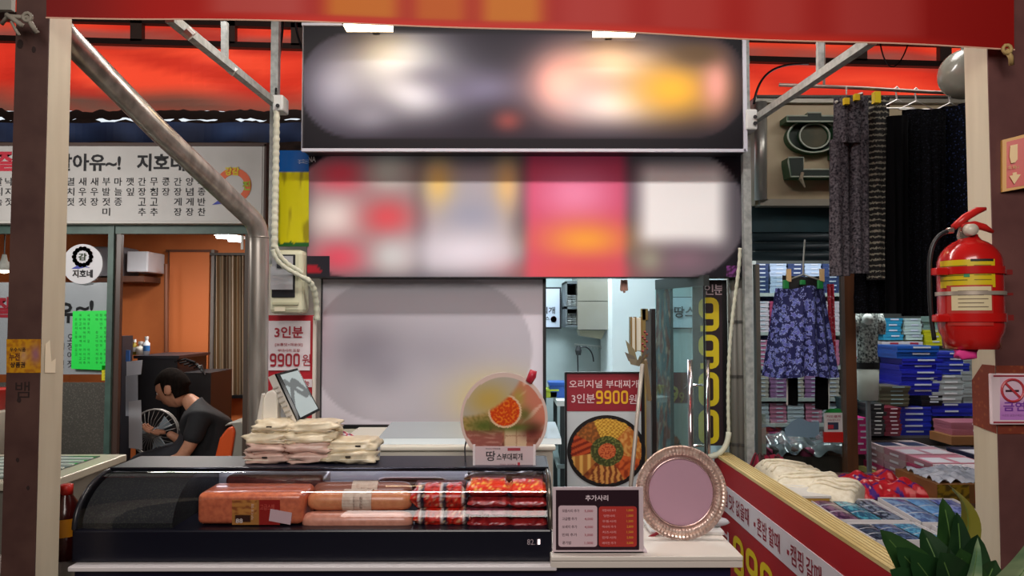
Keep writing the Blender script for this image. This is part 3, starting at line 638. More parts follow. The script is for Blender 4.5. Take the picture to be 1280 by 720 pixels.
# packets
def packet(px0, px1, py0, py1, Y, d, label, fn, group, seed=0, nx=26, ny=10):
    a = at(px0, py1, Y); b = at(px1, py0, Y); t = thing('food_packet', label, 'packet', ((a.x+b.x)/2, Y+d/2, a.z), group)
    h = b.z-a.z
    def q(u, v):
        an = (v-.5)*math.pi*1.15-.0; bulge = min(1, 6*min(u, 1-u)+.28)
        x = a.x+(b.x-a.x)*u; y = Y+d/2-math.cos(an)*d/2*(.92+.08*bulge); z = a.z+h/2+math.sin(an)*h/2*bulge/1.0
        n = .003*nz(u*11+seed, v*9, seed)
        return (x, y+n, z+n)
    raster('wrapper', q, nx, ny*2, fn, PRINTG, t)
    G().box(a.x+.01, b.x-.01, Y+d*.4, Y+d, a.z+.004, b.z-.004).out('tray', M('5a2a2a'), t)
    return t
def ram(seed):
    def f(u, v):
        ph = (u*2.6+seed*.37) % 1
        c = (208, 44, 28)
        if .36 < ph < .52: c = (222, 214, 205) if .38 < ph < .5 else (60, 50, 60)
        elif .52 <= ph < .66: c = (22, 22, 40)
        c = over(c, (235, 200, 150), .8*ss(.28, .42, nz(u*34+seed, v*16)))
        c = over(c, (90, 18, 20), .6*ss(.1, .4, nz(u*24, v*12, 4+seed)))
        return over(c, (210, 190, 170), .6) if v < .08 else c
    return f
G1 = 'ramen style packets in the case'; G2 = 'red meat packs in the case'
packet(512, 584, 609, 640, 2.36, .12, 'crinkled red packet with white and navy stripes, upper', ram(0), G1, 1)
packet(516, 588, 637, 663, 2.35, .12, 'crinkled red packet with white and navy stripes, bottom', ram(3), G1, 2)
def meat(base, seed, top=None):
    def f(u, v):
        c = over(base, (110, 20, 26), .7*ss(-.1, .4, nz(u*7+seed, v*5, seed)))
        c = over(c, (196, 120, 110), .5*ss(.25, .45, nz(u*22, v*9, seed)))
        if top and v > .45: c = over(top, (240, 190, 90), ss(.1, .35, nz(u*26, v*14, seed)))
        return c
    return f
k = 0
for col, (x0, x1) in enumerate(((583, 637), (637, 684))):
    rows = ((604, 625), (623, 638), (636, 649), (648, 663))
    for r, (y0, y1) in enumerate(rows):
        k += 1
        nm = ('top', 'second', 'third', 'bottom')[r]
        lab = '%s red shrink wrapped meat pack in the %s stack of case' % (nm, 'left' if col == 0 else 'rightmost')
        base = (166, 40, 40) if not (col == 0 and r == 2) else (176, 96, 112)
        packet(x0-1+(r % 2)*2, x1+(r % 2), y0+col*1.5, y1, 2.355-.004*r+.01*(r == 0), .14, lab, meat(base, k, (214, 48, 24) if r == 0 else None), G2, k, 18, 8)
packet(580, 684, 592, 606, 2.56, .1, 'pale brown mirror image of the right stacks, built as a pack', meat((150, 84, 70), 9, (170, 110, 90)), G2, 11)  # back row pack standing in for the reflected stacks
# ---- on top of the case: noodle packs
CR = M('e9dcc0', .42, 0, 'noise', 30, 'dccaa8', .4, .25, coat=.3); PK = M('dcbcae', .42, 0, 'noise', 30, 'cda79a', .4, .25, coat=.3)
packs = [(302, 361, 567, 581, 2.56, PK, 'bottom of the left stack'), (358, 414, 566, 581, 2.56, PK, 'bottom of the middle stack'),
         (303, 358, 554, 568, 2.56, PK, 'second from bottom of the left stack'), (353, 416, 553, 568, 2.56, PK, 'second from bottom of the middle stack'),
         (304, 359, 542, 556, 2.56, CR, 'third from bottom of the left stack'), (351, 418, 541, 556, 2.56, CR, 'third from bottom of the middle stack'),
         (312, 362, 528, 543, 2.57, CR, 'topmost of the left stack'), (357, 421, 529, 544, 2.57, CR, 'topmost of the middle stack'),
         (404, 467, 565, 581, 2.55, CR, 'bottom of the low right stack'), (406, 468, 552, 567, 2.56, CR, 'topmost of the low right stack')]
for i, (x0, x1, y0, y1, Y, m, lab) in enumerate(packs):
    a = at(x0, y1, Y); b = at(x1, y0, Y); z0 = max(a.z, ZT+.001)
    t = thing('noodle_pack', 'cream plastic pack of noodles, '+lab+' on case', 'food pack', ((a.x+b.x)/2, Y+.05, z0), 'plastic noodle packs on the case')
    G().pillow(((a.x+b.x)/2, Y+.07, (z0+b.z)/2), b.x-a.x, .15, b.z-z0+.007, 14, i*3+1, .30, .4).out('bag', m, t, smooth=True)
    g = G(); xx = (a.x+b.x)/2+(.02 if i % 2 else -.01); g.bar((a.x+.01, Y+.002, (z0+b.z)/2-.003), (b.x-.01, Y+.002, (z0+b.z)/2-.006), .006, .0025)
    g.out('seal_seam', M('f4ecd8', .4), t)
    if i in (0, 2, 8, 9, 6): G().box(xx, xx+.018, Y-.006, Y-.002, (z0+b.z)/2+.003, (z0+b.z)/2+.008).out('printed_mark', M('241c18'), t)
t = thing('snack_pack', 'pack with red, white and navy striped wrapper behind noodle packs', 'food pack', at(438, 560, 2.64), None)
def plaid(u, v): return (170, 34, 52) if (u*6+v*2) % 1 < .4 else ((222, 218, 226) if (v*5) % 1 < .5 else (44, 48, 92))
q4 = [at(420, 560, 2.62), at(464, 562, 2.62), at(470, 554, 2.68), at(422, 536, 2.70)]
raster('wrapper', lambda u, v: (q4[0].lerp(q4[1], u)).lerp(q4[3].lerp(q4[2], u), v), 24, 12, plaid, PRINTG, t)
G().box(q4[0].x, q4[1].x, 2.63, 2.70, ZT, q4[0].z).out('tray', M('9c9aa6'), t)
t = thing('small_box', 'small pale blue box with red edge beside the low noodle stack', 'box', at(466, 575, 2.62))
G().hexa([at(455, 581, 2.64), at(471, 580, 2.62), at(472, 560, 2.62), at(456, 560, 2.64)], (0, .06, 0)).out('carton', M('b0bac8', .5), t)
G().hexa([at(468, 579, 2.615), at(471, 579, 2.615), at(472, 561, 2.615), at(469, 561, 2.615)], (0, .004, 0)).out('red_edge', M('8e2030'), t)
# ---- payment terminal
pt = thing('payment_terminal', 'white customer tablet display tilted on a stand beside noodle packs', 'terminal', at(352, 545, 2.66))
f = [at(373, 527, 2.64), at(400, 513, 2.72), at(372, 460, 2.74), at(345, 467, 2.66)]
tv = Vector((-.030, .02, -.012))
G().hexa([p for p in f], tv*.22).out('black_bezel', M('0c0c0e', .15), pt)
wbody = G().hexa([p+tv*.22 for p in f], tv).out('white_body', M('e4e0da', .4), pt)
n = -(f[1]-f[0]).cross(f[3]-f[0]).normalized()
if n.y > 0: n = -n
ctr = sum(f, Vector())/4; sc_ = [ctr+(p-ctr)*.9+n*.001 for p in f]; sc_[0] = sc_[0].lerp(sc_[1], .1); sc_[3] = sc_[3].lerp(sc_[2], .1)
def scr(u, v):
    return (84, 90, 92) if abs(v-.35-.4*math.sin(u*3.1)) < .11 or abs(v-.62-.2*math.cos(u*4)) < .08 else (140, 152, 154)
raster('screen', lambda u, v: sc_[0].lerp(sc_[1], u).lerp(sc_[3].lerp(sc_[2], u), v), 24, 40, scr, print_mat('screen_print', .25, .5), pt)
for i in range(7):
    w = .15+i*.1; o = f[0].lerp(f[3], w)+tv*.4+Vector((-.002, -.001, 0)); G().bar(o+Vector((0, -.003, 0)), o+tv*.75+Vector((0, -.003, 0)), .004, .004).out('rib', M('b8b4ac', .5), wbody)
G().poly([at(x, y, 2.66) for x, y in ((326, 545), (328, 500), (333, 490), (341, 487), (346, 492), (347, 520), (345, 545))], (0, .06, 0)).out('stand', M('e6e2d8', .4), pt, bevel=.006)
G().poly([at(x, y, 2.65) for x, y in ((318, 545), (322, 520), (327, 492), (329, 494), (326, 545))], (0, .03, 0)).out('side_plate', M('d8d4cc', .4), pt)
G().poly([at(x, y, 2.70) for x, y in ((345, 528), (345, 500), (360, 508), (370, 530))], (0, .03, 0)).out('bracket', M('9c9ea2', .4), pt)
G().pbox(318, 372, 543, 582, 2.66, .06).out('foot', M('4a4a50'), pt)
# ---- food standee
stt = thing('food_standee', 'round cut out food picture with white name label on case', 'standee', at(630, 583, 2.52))
cx, cy, RR = 630, 523, 54
def fq(u, v):
    a_ = 2*math.pi*u; return at(cx+RR*v*math.cos(a_)*1.0, cy+RR*v*math.sin(a_)*1.05, 2.56)
def food(x, y):
    d = math.hypot(x-cx, y-cy)/RR
    c = over((182, 118, 96), (120, 70, 56), ss(-.2, .4, nz(x*.12, y*.12)))
    if x > 640 and y < 545:  # sliced ham
        c = over((214, 134, 110), (240, 190, 168), ss(.1, .35, nz((x+y)*.14, (x-y)*.03, 2)))
    if x < 612 and y < 540: c = over((190, 160, 100), (150, 130, 70), ss(-.2, .4, nz(x*.3, y*.3)))
    if y > 538 and x < 628: c = over((160, 96, 86), (190, 134, 120), ss(.0, .4, nz(x*.1, y*.35)))
    if 630 < x < 658 and y > 533: c = (222, 196, 160) if (x % 15) > 1.5 and (y % 17) > 1.5 else (188, 150, 120)
    c = blob(c, x, y, 665, 538, 12, 9, (92, 40, 40)); c = blob(c, x, y, 655, 518, 8, 8, (92, 108, 50), .8)
    c = blob(c, x, y, 606, 532, 16, 7, (88, 104, 44), .9); c = blob(c, x, y, 642, 534, 22, 5, (88, 104, 44), .9); c = blob(c, x, y, 648, 497, 7, 12, (170, 170, 70), .7)
    e = math.hypot(x-631, y-514)
    if e < 21:
        c = (232, 200, 160) if e > 18.5 else over((214, 70, 26), (240, 130, 40), ss(-.1, .35, nz(x*.35, y*.35)))
    # blurred upper left
    k = ss(0, 6, math.hypot(x-577, y-440)-0) * ss(84, 78, math.hypot(max(0, x-577), (y-440)))
    c = over(c, over((190, 186, 182), (206, 178, 96), math.exp(-((x-612)**2/900+(y-500)**2/500))), k)
    if d > .95: c = (230, 206, 196)
    return c
raster('picture', fq, 150, 50, lambda u, v: food(cx+RR*v*math.cos(2*math.pi*u), cy+RR*1.05*v*math.sin(2*math.pi*u)), PRINTG, stt)
g = G(); c0 = at(cx, cy, 2.563); g.lathe([(.0, 0), (.151, 0), (.151, -.005), (0, -.005)], c0, 48, 'y'); g.v = [Vector((p.x, p.y, c0.z+(p.z-c0.z)*1.05)) for p in g.v]; g.out('board', M('e2d0c8', .5), stt)
G().tube([at(661, 478, 2.56), at(665, 470, 2.56), at(667, 463, 2.56)], [.012, .015, .012], 8).out('red_tab', M('b82438', .4), stt, smooth=True)
G().pbox(594, 667, 558, 583, 2.545, .004).out('label_card', M('d8c4c8', .35), stt)
cz = 2.5435
text('땅', at(613.5, 570, cz), .032, .034, INK, stt, bold=.008); text('스부대찌개', at(637, 571, cz), .088, .024, INK, stt, bold=.02)
text('부대찌개전문점', at(616, 561, cz), .05, .005, M('5a3a44'), stt); G().pbox(634.5, 650.5, 560, 563.5, cz, .0005).out('red_bar', M('a83a48'), stt)
text('맛있는 부대찌개', at(635, 580.5, cz), .055, .005, M('a06070'), stt); G().pbox(647, 650, 578, 582, cz, .0005).out('seal', M('c03040'), stt)
for px in (592.5, 668): G().pbox(px-1.5, px+1.5, 556, 584, 2.54, .01).out('clear_edge', M('efe6e8', .2), stt)
G().tube([at(582, 583, 2.6), at(581, 560, 2.6), at(584, 545, 2.58)], .003, 6).out('wire_leg', M('5a5a5c', .4, .6), stt)
G().pbox(598, 664, 583, 585, 2.53, .08).out('foot', M('cfc4c8', .3), stt)
# ---- acrylic menu card
mc = thing('menu_card', 'acrylic stand with dark menu headed 추가사리 right of case', 'menu stand', (at(748, 0, 2.29).x, 2.32, ZC))
G().pbox(691, 804, 609, 693.5, 2.29, .006).out('acrylic_plate', M('d6c2c8', .25), mc)
ym = 2.288
G().pbox(695, 798.5, 612.5, 687.5, ym, .002).out('dark_card', M('2e1a24', .3), mc)
def rrect(x0, x1, y0, y1, Y, r=3.5):
    P = []
    for (cx_, cy_, a0) in ((x1-r, y0+r, 270), (x1-r, y1-r, 0), (x0+r, y1-r, 90), (x0+r, y0+r, 180)):
        for k in range(5): an_ = math.radians(a0+k*22.5); P.append(at(cx_+r*math.cos(an_), cy_+r*math.sin(an_), Y))
    return G().poly(P[::-1], (0, .0008, 0))
wp_ = rrect(698, 746.5, 632, 683.5, ym-.0012).out('white_panel', M('d8bcc4', .35), mc); rp2 = rrect(748.5, 796, 633, 683.5, ym-.0012).out('red_panel', M('b83a34', .3), mc)
text('추가사리', at(746, 622.5, ym-.001), .07, .0175, M('ecd8e0'), mc, bold=.015)
g = G(); g2 = G(); g3 = G(); g4 = G(); yt = ym-.0018
for i, (nm, pc) in enumerate((('모듬사리 추가', '5,000'), ('고급햄 추가', '4,000'), ('쏘세지 추가', '4,000'), ('민찌 추가', '3,000'), ('공기밥', '1,000'))):
    y = 638.5+i*10; w = 21 if i == 0 else 18 if i < 4 else 11
    text(nm, at(703+w/2, y, yt), w*.00252, .0095, None, g=g, bold=.01); text(pc, at(736, y+.5, yt), .026, .0085, None, g=g2, bold=.012)
for i, (nm, pc) in enumerate((('라면사리 추가', '1,000'), ('당면사리', '1,000'), ('우동사리', '1,500'), ('떡사리 추가', '2,000'), ('치즈사리', '1,500'), ('만두사리', '2,000'), ('베이컨 추가', '3,000'))):
    y = 638+i*6.8
    text(nm, at(761.5, y, yt), .042 if i != 1 else .034, .008, None, g=g3, bold=.01); text(pc, at(787.5, y, yt), .02, .008, None, g=g4, bold=.01)
g.out('item_names', M('4a2a34'), wp_); g2.out('prices', M('a83a4c'), wp_); g3.out('item_names', M('e8a0a0'), rp2); g4.out('prices', M('e0a030'), rp2)
G().box(at(691, 0, 2.29).x, at(804, 0, 2.29).x, 2.29, 2.38, ZC, ZC+.004).out('foot', M('cfbcc2', .2), mc)
# ---- foil tray
ft = thing('foil_tray', 'round gold foil tray standing upright with crimped rim, pink centre', 'tray', (at(852, 0, 2.45).x, 2.45, ZC))
c0 = at(851.5, 615.5, 2.43); n = 144; g = G(); ring = [(.146, -.004), (.149, .0), (.146, .005), (.141, .001), (.136, -.001), (.130, .002), (.126, .005), (.120, .001), (.114, -.008), (.110, -.016), (.104, -.016)]
for r, h in ring:
    for k in range(n):
        an_ = 2*math.pi*k/n; cr_ = (1 if k % 2 else -1)*.0011 if r > .115 else 0
        g.v.append(c0+Vector((r*math.cos(an_), -h-cr_+.12*(r*math.sin(an_)), r*math.sin(an_))))
for i in range(len(ring)-1):
    for k in range(n): g.f.append((i*n+k, i*n+(k+1) % n, (i+1)*n+(k+1) % n, (i+1)*n+k))
g.out('crimped_rim', M('ead2c4', .25, .6, 'noise', 45, 'ccb0a4', .5, .15), ft)
g = G().poly([c0+Vector((.109*math.cos(-k*math.pi/32), .010+.12*.109*math.sin(-k*math.pi/32), .109*math.sin(-k*math.pi/32))) for k in range(64)], (0, .003, 0)); g.out('pink_centre', M('b890a2', .7), ft)
g = G().tube([c0+Vector((.107*math.cos(k*.131), .006+.12*.107*math.sin(k*.131), .107*math.sin(k*.131))) for k in range(48)], .0028, 6, closed=True); g.out('inner_bead', M('e8c8c4', .2, .9), ft, smooth=True)
G().tube([c0+Vector((0, .03, .05)), (c0.x, 2.6, ZC+.005)], .005, 6).out('prop', M('a8a8a8', .4, .5), ft)
t = thing('paper_packet', 'white packet with red stripe lying behind the foil tray', 'packet', (at(860, 0, 2.55).x, 2.56, ZC))
G().box(at(806, 0, 2.5).x, at(895, 0, 2.5).x, 2.47, 2.64, ZC, ZC+.014).out('packet_body', M('dcdad8', .35), t, bevel=.004)
G().hexa([at(808, 672, 2.46), at(812, 674, 2.46), at(838, 660, 2.46), at(834, 658, 2.46)], (0, .004, 0)).out('red_stripe', M('9c2434'), t)
G().pillow((at(868, 0, 2.6).x, 2.56, ZC+.026), .16, .1, .03, 8, 4, .3).out('film', M('dcdde2', .3, 0, 'noise', 30, 'c4c6cc'), t, smooth=True)
# ---- soy sauce bottle
bt = thing('sauce_bottle', 'dark sauce bottle with red cap and yellow label beside case', 'bottle', (at(79, 0, 2.36).x, 2.36, zb))
cb = at(79, 720, 2.36); r = .052; zt = at(0, 605, 2.36).z
G().lathe([(r, 0), (r, zt-zb-.10), (r*.85, zt-zb-.07), (.018, zt-zb-.03), (.016, zt-zb-.02)], (cb.x, 2.36, zb), 24).out('bottle_body', M('3a0d0c', .2, coat=.3), bt, smooth=True)
G().lathe([(.019, zt-zb-.032), (.019, zt-zb-.002), (.014, zt-zb)], (cb.x+.004, 2.36, zb), 18).out('cap', M('c02a20', .35), bt, smooth=True)
g = G().lathe([(r+.001, zt-zb-.155), (r+.001, zt-zb-.10)], (cb.x, 2.36, zb), 24); g.f = g.f[:-2]; g.out('label_band', M('c07c14', .4), bt, smooth=True)
G().box(at(84, 0, 2.3).x-.22, at(84, 0, 2.26).x, 2.3, 2.78, zb-.03, zb-.002).out('side_shelf', M('9a8f88'), ct)
# freezer behind case
fz = thing('chest_freezer', 'white chest freezer with grey sliding lids behind the case', 'freezer', (at(515, 0, 3.2).x, 3.2, 0))
x0, x1 = at(425, 0, 3.0).x, at(690, 0, 3.0).x; z2 = at(0, 557, 3.0).z
G().box(x0, x1, 3.0, 3.5, 0, z2-.02).out('cabinet', M('d6d2c4', .4), fz, bevel=.01)
G().box(x0-.01, x1+.01, 2.98, 3.5, z2-.02, z2+.0).out('rim', M('e2decf', .4), fz, bevel=.006)
G().poly([(x0+.16, y, z) for y, z in ((3.02, z2), (3.04, z2+.02), (3.42, z2+.035), (3.48, z2))][::-1], (.75, 0, 0)).out('lid', M('aebcc0', .25, coat=.4), fz)
tag(G().pbox(418, 684, 536, 553, 3.54, .05).out('cream_ledge', M('d0ccb8', .5)), 'cream wall ledge below the large white board', 'ledge')
# ================================================================ STALL INTERIOR (through the opening)
fs_ = thing('framed_notice', 'white framed notice with black letters on kitchen wall, left of cabinet', 'notice', at(690, 410, 5.3))
G().pbox(660, 701.5, 359, 411, 5.28, .03).out('frame', M('22242c'), fs_); G().pbox(660, 699.5, 361, 409, 5.275, .01).out('sheet', M('c6d0e2', .5), fs_)
text('찌개', at(685, 388, 5.27), .10, .05, INK, fs_, bold=.02); text('땅스', at(681, 398, 5.27), .07, .03, INK, fs_, bold=.02)
G().lathe([(0, 0), (.022, 0)], at(692, 399, 5.268), 12, 'y').out('red_seal', M('b04060'), fs_)
cb_ = thing('wall_cabinet', 'stainless wall cabinet with open side shelves in kitchen', 'cabinet', at(735, 415, 5.0))
a = at(722, 410, 4.9); b = at(763, 352, 4.9)
G().box(a.x, b.x+.03, 4.9, 5.3, a.z+.02, b.z+.3).out('cabinet_body', M('93908a', .35, .35, 'noise', 6, '8f8b80'), cb_)
G().pbox(722, 763, 376, 377, 4.895, .01).out('door_gap', M('55534d'), cb_); G().pbox(722, 763, 352, 376, 4.892, .01).out('door', M('98958c', .35, .3, 'noise', 5, '949084'), cb_); G().pbox(722, 763, 377, 412, 4.892, .01).out('door', M('98958c', .35, .3, 'noise', 5, '949084'), cb_)
g = G()
xa_ = at(706, 0, 4.95).x; xb_ = a.x
for z in (at(0, 352, 4.95).z, at(0, 384, 4.95).z, at(0, 407, 4.95).z): g.box(xa_, xb_, 4.95, 5.3, z-.012, z+.005)
g.box(xa_, xa_+.01, 4.95, 5.3, at(0, 407, 4.95).z, at(0, 352, 4.95).z); g.out('open_shelf', M('5c6468', .5), cb_)
G().box(xa_+.012, xb_, 5.26, 5.29, at(0, 406, 4.95).z, at(0, 352, 4.95).z).out('shelf_back', M('2c3234'), cb_)
for i, (y0, s) in enumerate(((384, 1), (384, 2), (407, 3), (407, 4))):
    zz = at(0, y0, 4.95).z+.006; xx = xa_+.03+.04*(i % 2)
    t = thing('crockery', 'white crockery piled on the %s open shelf of wall cabinet, %s' % ('upper' if y0 == 384 else 'lower', 'left' if i % 2 == 0 else 'right'), 'crockery', (xx, 5.05, zz), 'crockery on cabinet shelves')
    for k in range(5): G().lathe([(.016, k*.016), (.026+.004*nz(i, k), .012+k*.016), (.02, .014+k*.016)], (xx+.006*nz(k, i*3.1), 5.05, zz), 14).out('bowl', M('d5dadb', .4), t, smooth=True)
t = thing('range_hood', 'steel hood underside with row of hooks under wall cabinet', 'hood', at(740, 430, 5.1))
G().poly([at(x, y, 5.0) for x, y in ((724, 413), (757, 413), (752, 424), (726, 420))][::-1], (0, .2, 0)).out('hood', M('a9a58f', .4, .2), t)
G().tube([at(718, 430, 5.25), at(752, 433, 5.25)], .005, 6).out('hook_rail', M('d8dcdc'), t)
g = G()
for k in range(9): p = at(718+k*4, 431+k*.3, 5.24); g.tube([p, p+Vector((.006, -.01, -.018)), p+Vector((.012, -.004, -.006))], .003, 5)
g.out('hooks', M('c8cccc', .3, .7), t)
a_tab = at(692, 490, 4.5).z-.02
t = thing('tap', 'dark curved tap rising over red poster in the kitchen', 'tap', at(729, 480, 4.9))
G().tube([Vector((at(723, 470, 4.9).x, 4.9, a_tab)), at(722, 442, 4.9)]+bez([at(722, 440, 4.9), at(724, 430, 4.9), at(741, 430, 4.9), at(742, 452, 4.9)]), .0045, 8).out('spout', M('22252a', .3, .4), t, smooth=True)
G().lathe([(.016, 0), (.022, .03), (.012, .06)], at(723, 440, 4.9)+Vector((0, 0, -.02)), 12).out('valve', M('1c1e22'), t)
tb = thing('kitchen_table', 'small steel legged white table left of the red poster', 'table', at(698, 620, 4.5))
a = at(692, 490, 4.5); b = at(712, 490, 4.5)
G().box(a.x, b.x+.2, 4.2, 4.9, a.z-.05, a.z-.02).out('table_top', M('dfe6e6', .4), tb)
for xx, yy in ((a.x+.02, 4.22), (a.x+.02, 4.85), (b.x+.17, 4.22), (b.x+.17, 4.85)): G().box(xx, xx+.025, yy, yy+.025, 0, a.z-.05).out('leg', M('4c5558', .4, .4), tb)
G().box(a.x, b.x+.2, 4.2, 4.9, a.z-.4, a.z-.38).out('lower_shelf', M('8fa0a2', .4), tb)
zt_ = a.z-.02
for (px, w, h, c, lab) in ((697, .05, .09, '2456a8', 'blue plastic crate on kitchen table beside red poster'), (686, .05, .05, 'b4cc3c', 'yellow green plastic tub left of blue crate in kitchen')):
    p = at(px, 480, 4.4); t = thing('crate', lab, 'crate', (p.x, 4.4, zt_))
    g = G().box(p.x-w, p.x+w, 4.35, 4.5, zt_, zt_+h*.8); g.out('basket', M(c, .5), t, bevel=.006); G().box(p.x-w-.006, p.x+w+.006, 4.345, 4.505, zt_+h*.8, zt_+h).out('basket_rim', M(c, .4), t)
for (py, lab) in ((530, 'small dark pot on lower shelf of kitchen table'),):
    t = thing('pot', lab, 'pot', (b.x-.03, 4.3, a.z-.38)); G().lathe([(.04, 0), (.05, .05), (.05, .09)], (b.x-.03, 4.35, a.z-.38), 16).out('pot_body', M('1e3034'), t, smooth=True); G().box(b.x-.05, b.x-.01, 4.29, 4.3, a.z-.33, a.z-.30).out('red_tag', M('c02a3a'), t)
# red A-board
ab = thing('poster_board', 'standing poster in black frame reading 3인분 9900원 over stew picture', 'poster', at(760, 700, 3.3))
YA = 3.35; x0, x1, y0, y1 = 707, 804, 466, 615
a = at(x0, y1, YA); b = at(x1, y0, YA)
for e in ((x0-.5, x0+1.5, y0-.5, y1), (x1-1.5, x1+1.5, y0-.5, y1), (x0, x1, y0-1, y0+1)): G().pbox(*e, YA-.01, .03).out('frame_bar', BLACK, ab)
G().box(a.x, b.x, YA+.01, YA+.02, 0, b.z).out('backing_board', M('2a2a2c'), ab)
G().pbox(x0+1, x1-1, 513, y1, YA, .004).out('white_sheet', M('c2ccd0', .5), ab)
G().pbox(x0+1, x1-1, y0+1, 514, YA-.002, .006).out('red_header', M('8e1c2c', .45), ab)
tw = M('e2c8cc'); text('오리지널 부대찌개', at(755, 480, YA-.004), .315, .036, tw, ab, bold=.01)
text('3인분', at(729, 498, YA-.004), .105, .042, tw, ab, bold=.008); text('9900', at(765, 496.5, YA-.004), .145, .060, M('e8b020', .5), ab, bold='block'); text('원', at(791, 499, YA-.004), .035, .042, tw, ab, bold=.008)
cxp, cyp, Rp = 758, 564, 49
def stew(x, y):
    X = (x-cxp)/Rp; Y_ = (y-cyp)/(Rp*.92); d = math.hypot(X, Y_)
    if d > .9: return (30, 27, 28)
    c = over((168, 92, 40), (112, 52, 26), ss(-.3, .3, nz(x*.18, y*.18)))
    an_ = math.degrees(math.atan2(-Y_, X)) % 360
    if 50 < an_ < 112 and d > .3: c = over((226, 184, 76), (176, 122, 36), ss(-.15, .2, math.sin(x*1.2+3*nz(x*.2, y*.2))*math.sin(y*1.3)))
    elif 112 <= an_ < 150: c = over((124, 76, 36), (170, 100, 44), ss(-.1, .3, nz(x*.3, y*.3)))
    elif 150 <= an_ < 190 and d > .35: c = over((188, 78, 38), (120, 36, 20), ss(0, .25, math.sin((x*.35+y*.8))))
    elif 190 <= an_ < 228 and d > .4: c = over((224, 176, 92), (170, 110, 50), ss(.4, .8, abs(math.sin(x*.32))))
    elif 240 <= an_ < 300 and d > .35: c = over((206, 146, 76), (120, 60, 30), ss(-.1, .3, math.sin(x*.9+2*nz(x*.1, y*.15))))
    elif 300 <= an_ < 345 and d > .3: c = over((204, 96, 44), (150, 56, 28), ss(-.2, .3, nz(x*.2, y*.2, 5)))
    elif an_ > 345 or an_ < 50: c = over((190, 110, 48), (216, 160, 84), ss(-.2, .3, nz(x*.25, y*.25, 7)))
    e = math.hypot(X-.02, (Y_+.0)*1.0)
    if .2 < e < .42: c = over(c, over((48, 66, 32), (104, 120, 62), ss(0, .3, nz(x*.4, y*.4, 3))), .85)
    if e <= .22: c = over((206, 108, 62), (160, 60, 30), ss(-.1, .3, nz(x*.5, y*.5)))
    return c
raster('stew_picture', lambda u, v: at(cxp+Rp*v*math.cos(2*math.pi*u), cyp+Rp*.92*v*math.sin(2*math.pi*u), YA-.003), 160, 60, lambda u, v: stew(cxp+Rp*v*math.cos(2*math.pi*u), cyp+Rp*.92*v*math.sin(2*math.pi*u)), PRINT, ab)
# reflection of the red poster in the door glass, built as a board
pb = thing('poster_board', 'dim reflection of the red topped poster, built behind the glass door', 'poster', at(850, 700, 3.98))
def pbc(u, v):
    if v > .78: return (112, 52, 56)
    d = math.hypot((u-.28)*1.1, (v-.36)*1.5)
    return over((150, 84, 48), (80, 50, 30), ss(-.2, .3, nz(u*14, v*20))) if d < .3 else (168, 178, 176)
raster('sheet', pq(822, 882, 466, 640, 4.0), 40, 80, pbc, PRINT, pb); text('9', at(843, 493, 3.99), .045, .09, M('b0963c'), pb, bold=.03); text('9', at(852, 497, 3.99), .03, .06, M('90743c'), pb, bold=.02)
text('개시', at(866, 483, 3.99), .1, .04, M('b09090'), pb)
G().box(at(822, 0, 4.0).x, at(882, 0, 4.0).x, 4.004, 4.02, 0, at(0, 466, 4.0).z).out('backing_board', M('4a4a4c'), pb)
# reflected strip in the door glass, built as a narrow meat banner
nb = thing('reflected_banner', 'narrow reflected strip with meat pictures, built behind the glass door', 'banner', at(829, 640, 3.85))
def nbc(u, v):
    c = over((92, 100, 108), (128, 134, 138), ss(-.2, .3, nz(u*3, v*6)))
    c = over(c, (150, 66, 52), .9*ss(-.02, .2, nz(u*4, v*9, 3)+.35*(.45-abs(v-.35))))
    return over(c, (206, 160, 130), .7*ss(.18, .34, nz(u*7, v*22, 8)))
raster('sheet', pq(820, 838, 352, 605, 3.85), 16, 110, nbc, PRINT, nb); G().box(at(820, 0, 3.85).x, at(838, 0, 3.85).x, 3.853, 3.862, 0, at(0, 352, 3.85).z).out('backing', M('5a5a5c'), nb)
fn2 = thing('framed_notice', 'reflection of the white framed notice, built behind the glass door', 'notice', at(858, 410, 4.5))  # reflection of the left notice, built as a framed sign
G().pbox(836, 884, 371, 411, 4.5, .02).out('frame', M('30343c'), fn2); G().pbox(837, 883, 372, 409.5, 4.495, .01).out('sheet', M('b4c2cc', .5), fn2); text('땅스', at(856, 390, 4.49), .13, .07, M('30343c'), fn2, bold=.02)
st(G().box(at(836, 0, 4.52).x, XR-.03, 4.52, 4.56, 0, 2.38).out('wall_partition', M('a9b9ba', .5)))
# gold trimmed narrow mirror, ladder-like
gm = thing('standing_mirror', 'tall narrow mirror with brass coloured left edge and dark right edge', 'mirror', at(812, 640, 3.75))
z0 = 0; 
G().pbox(803, 810, 386, 400, 3.74, .03).out('top_edge', M('a08a52', .4, .3), gm)
a = at(802, 386, 3.74); b = at(807, 386, 3.74); G().box(a.x, b.x, 3.74, 3.77, 0, a.z).out('brass_edge', M('a8925a', .4, .3), gm)
a2 = at(814, 386, 3.74); b2 = at(819, 386, 3.74); G().box(a2.x, b2.x, 3.73, 3.78, 0, a2.z).out('dark_edge', M('1c1412', .4), gm)
G().box(b.x, a2.x, 3.755, 3.765, 0, a.z-.01).out('mirror_glass', M('b9c6c8', .15, .6), gm)
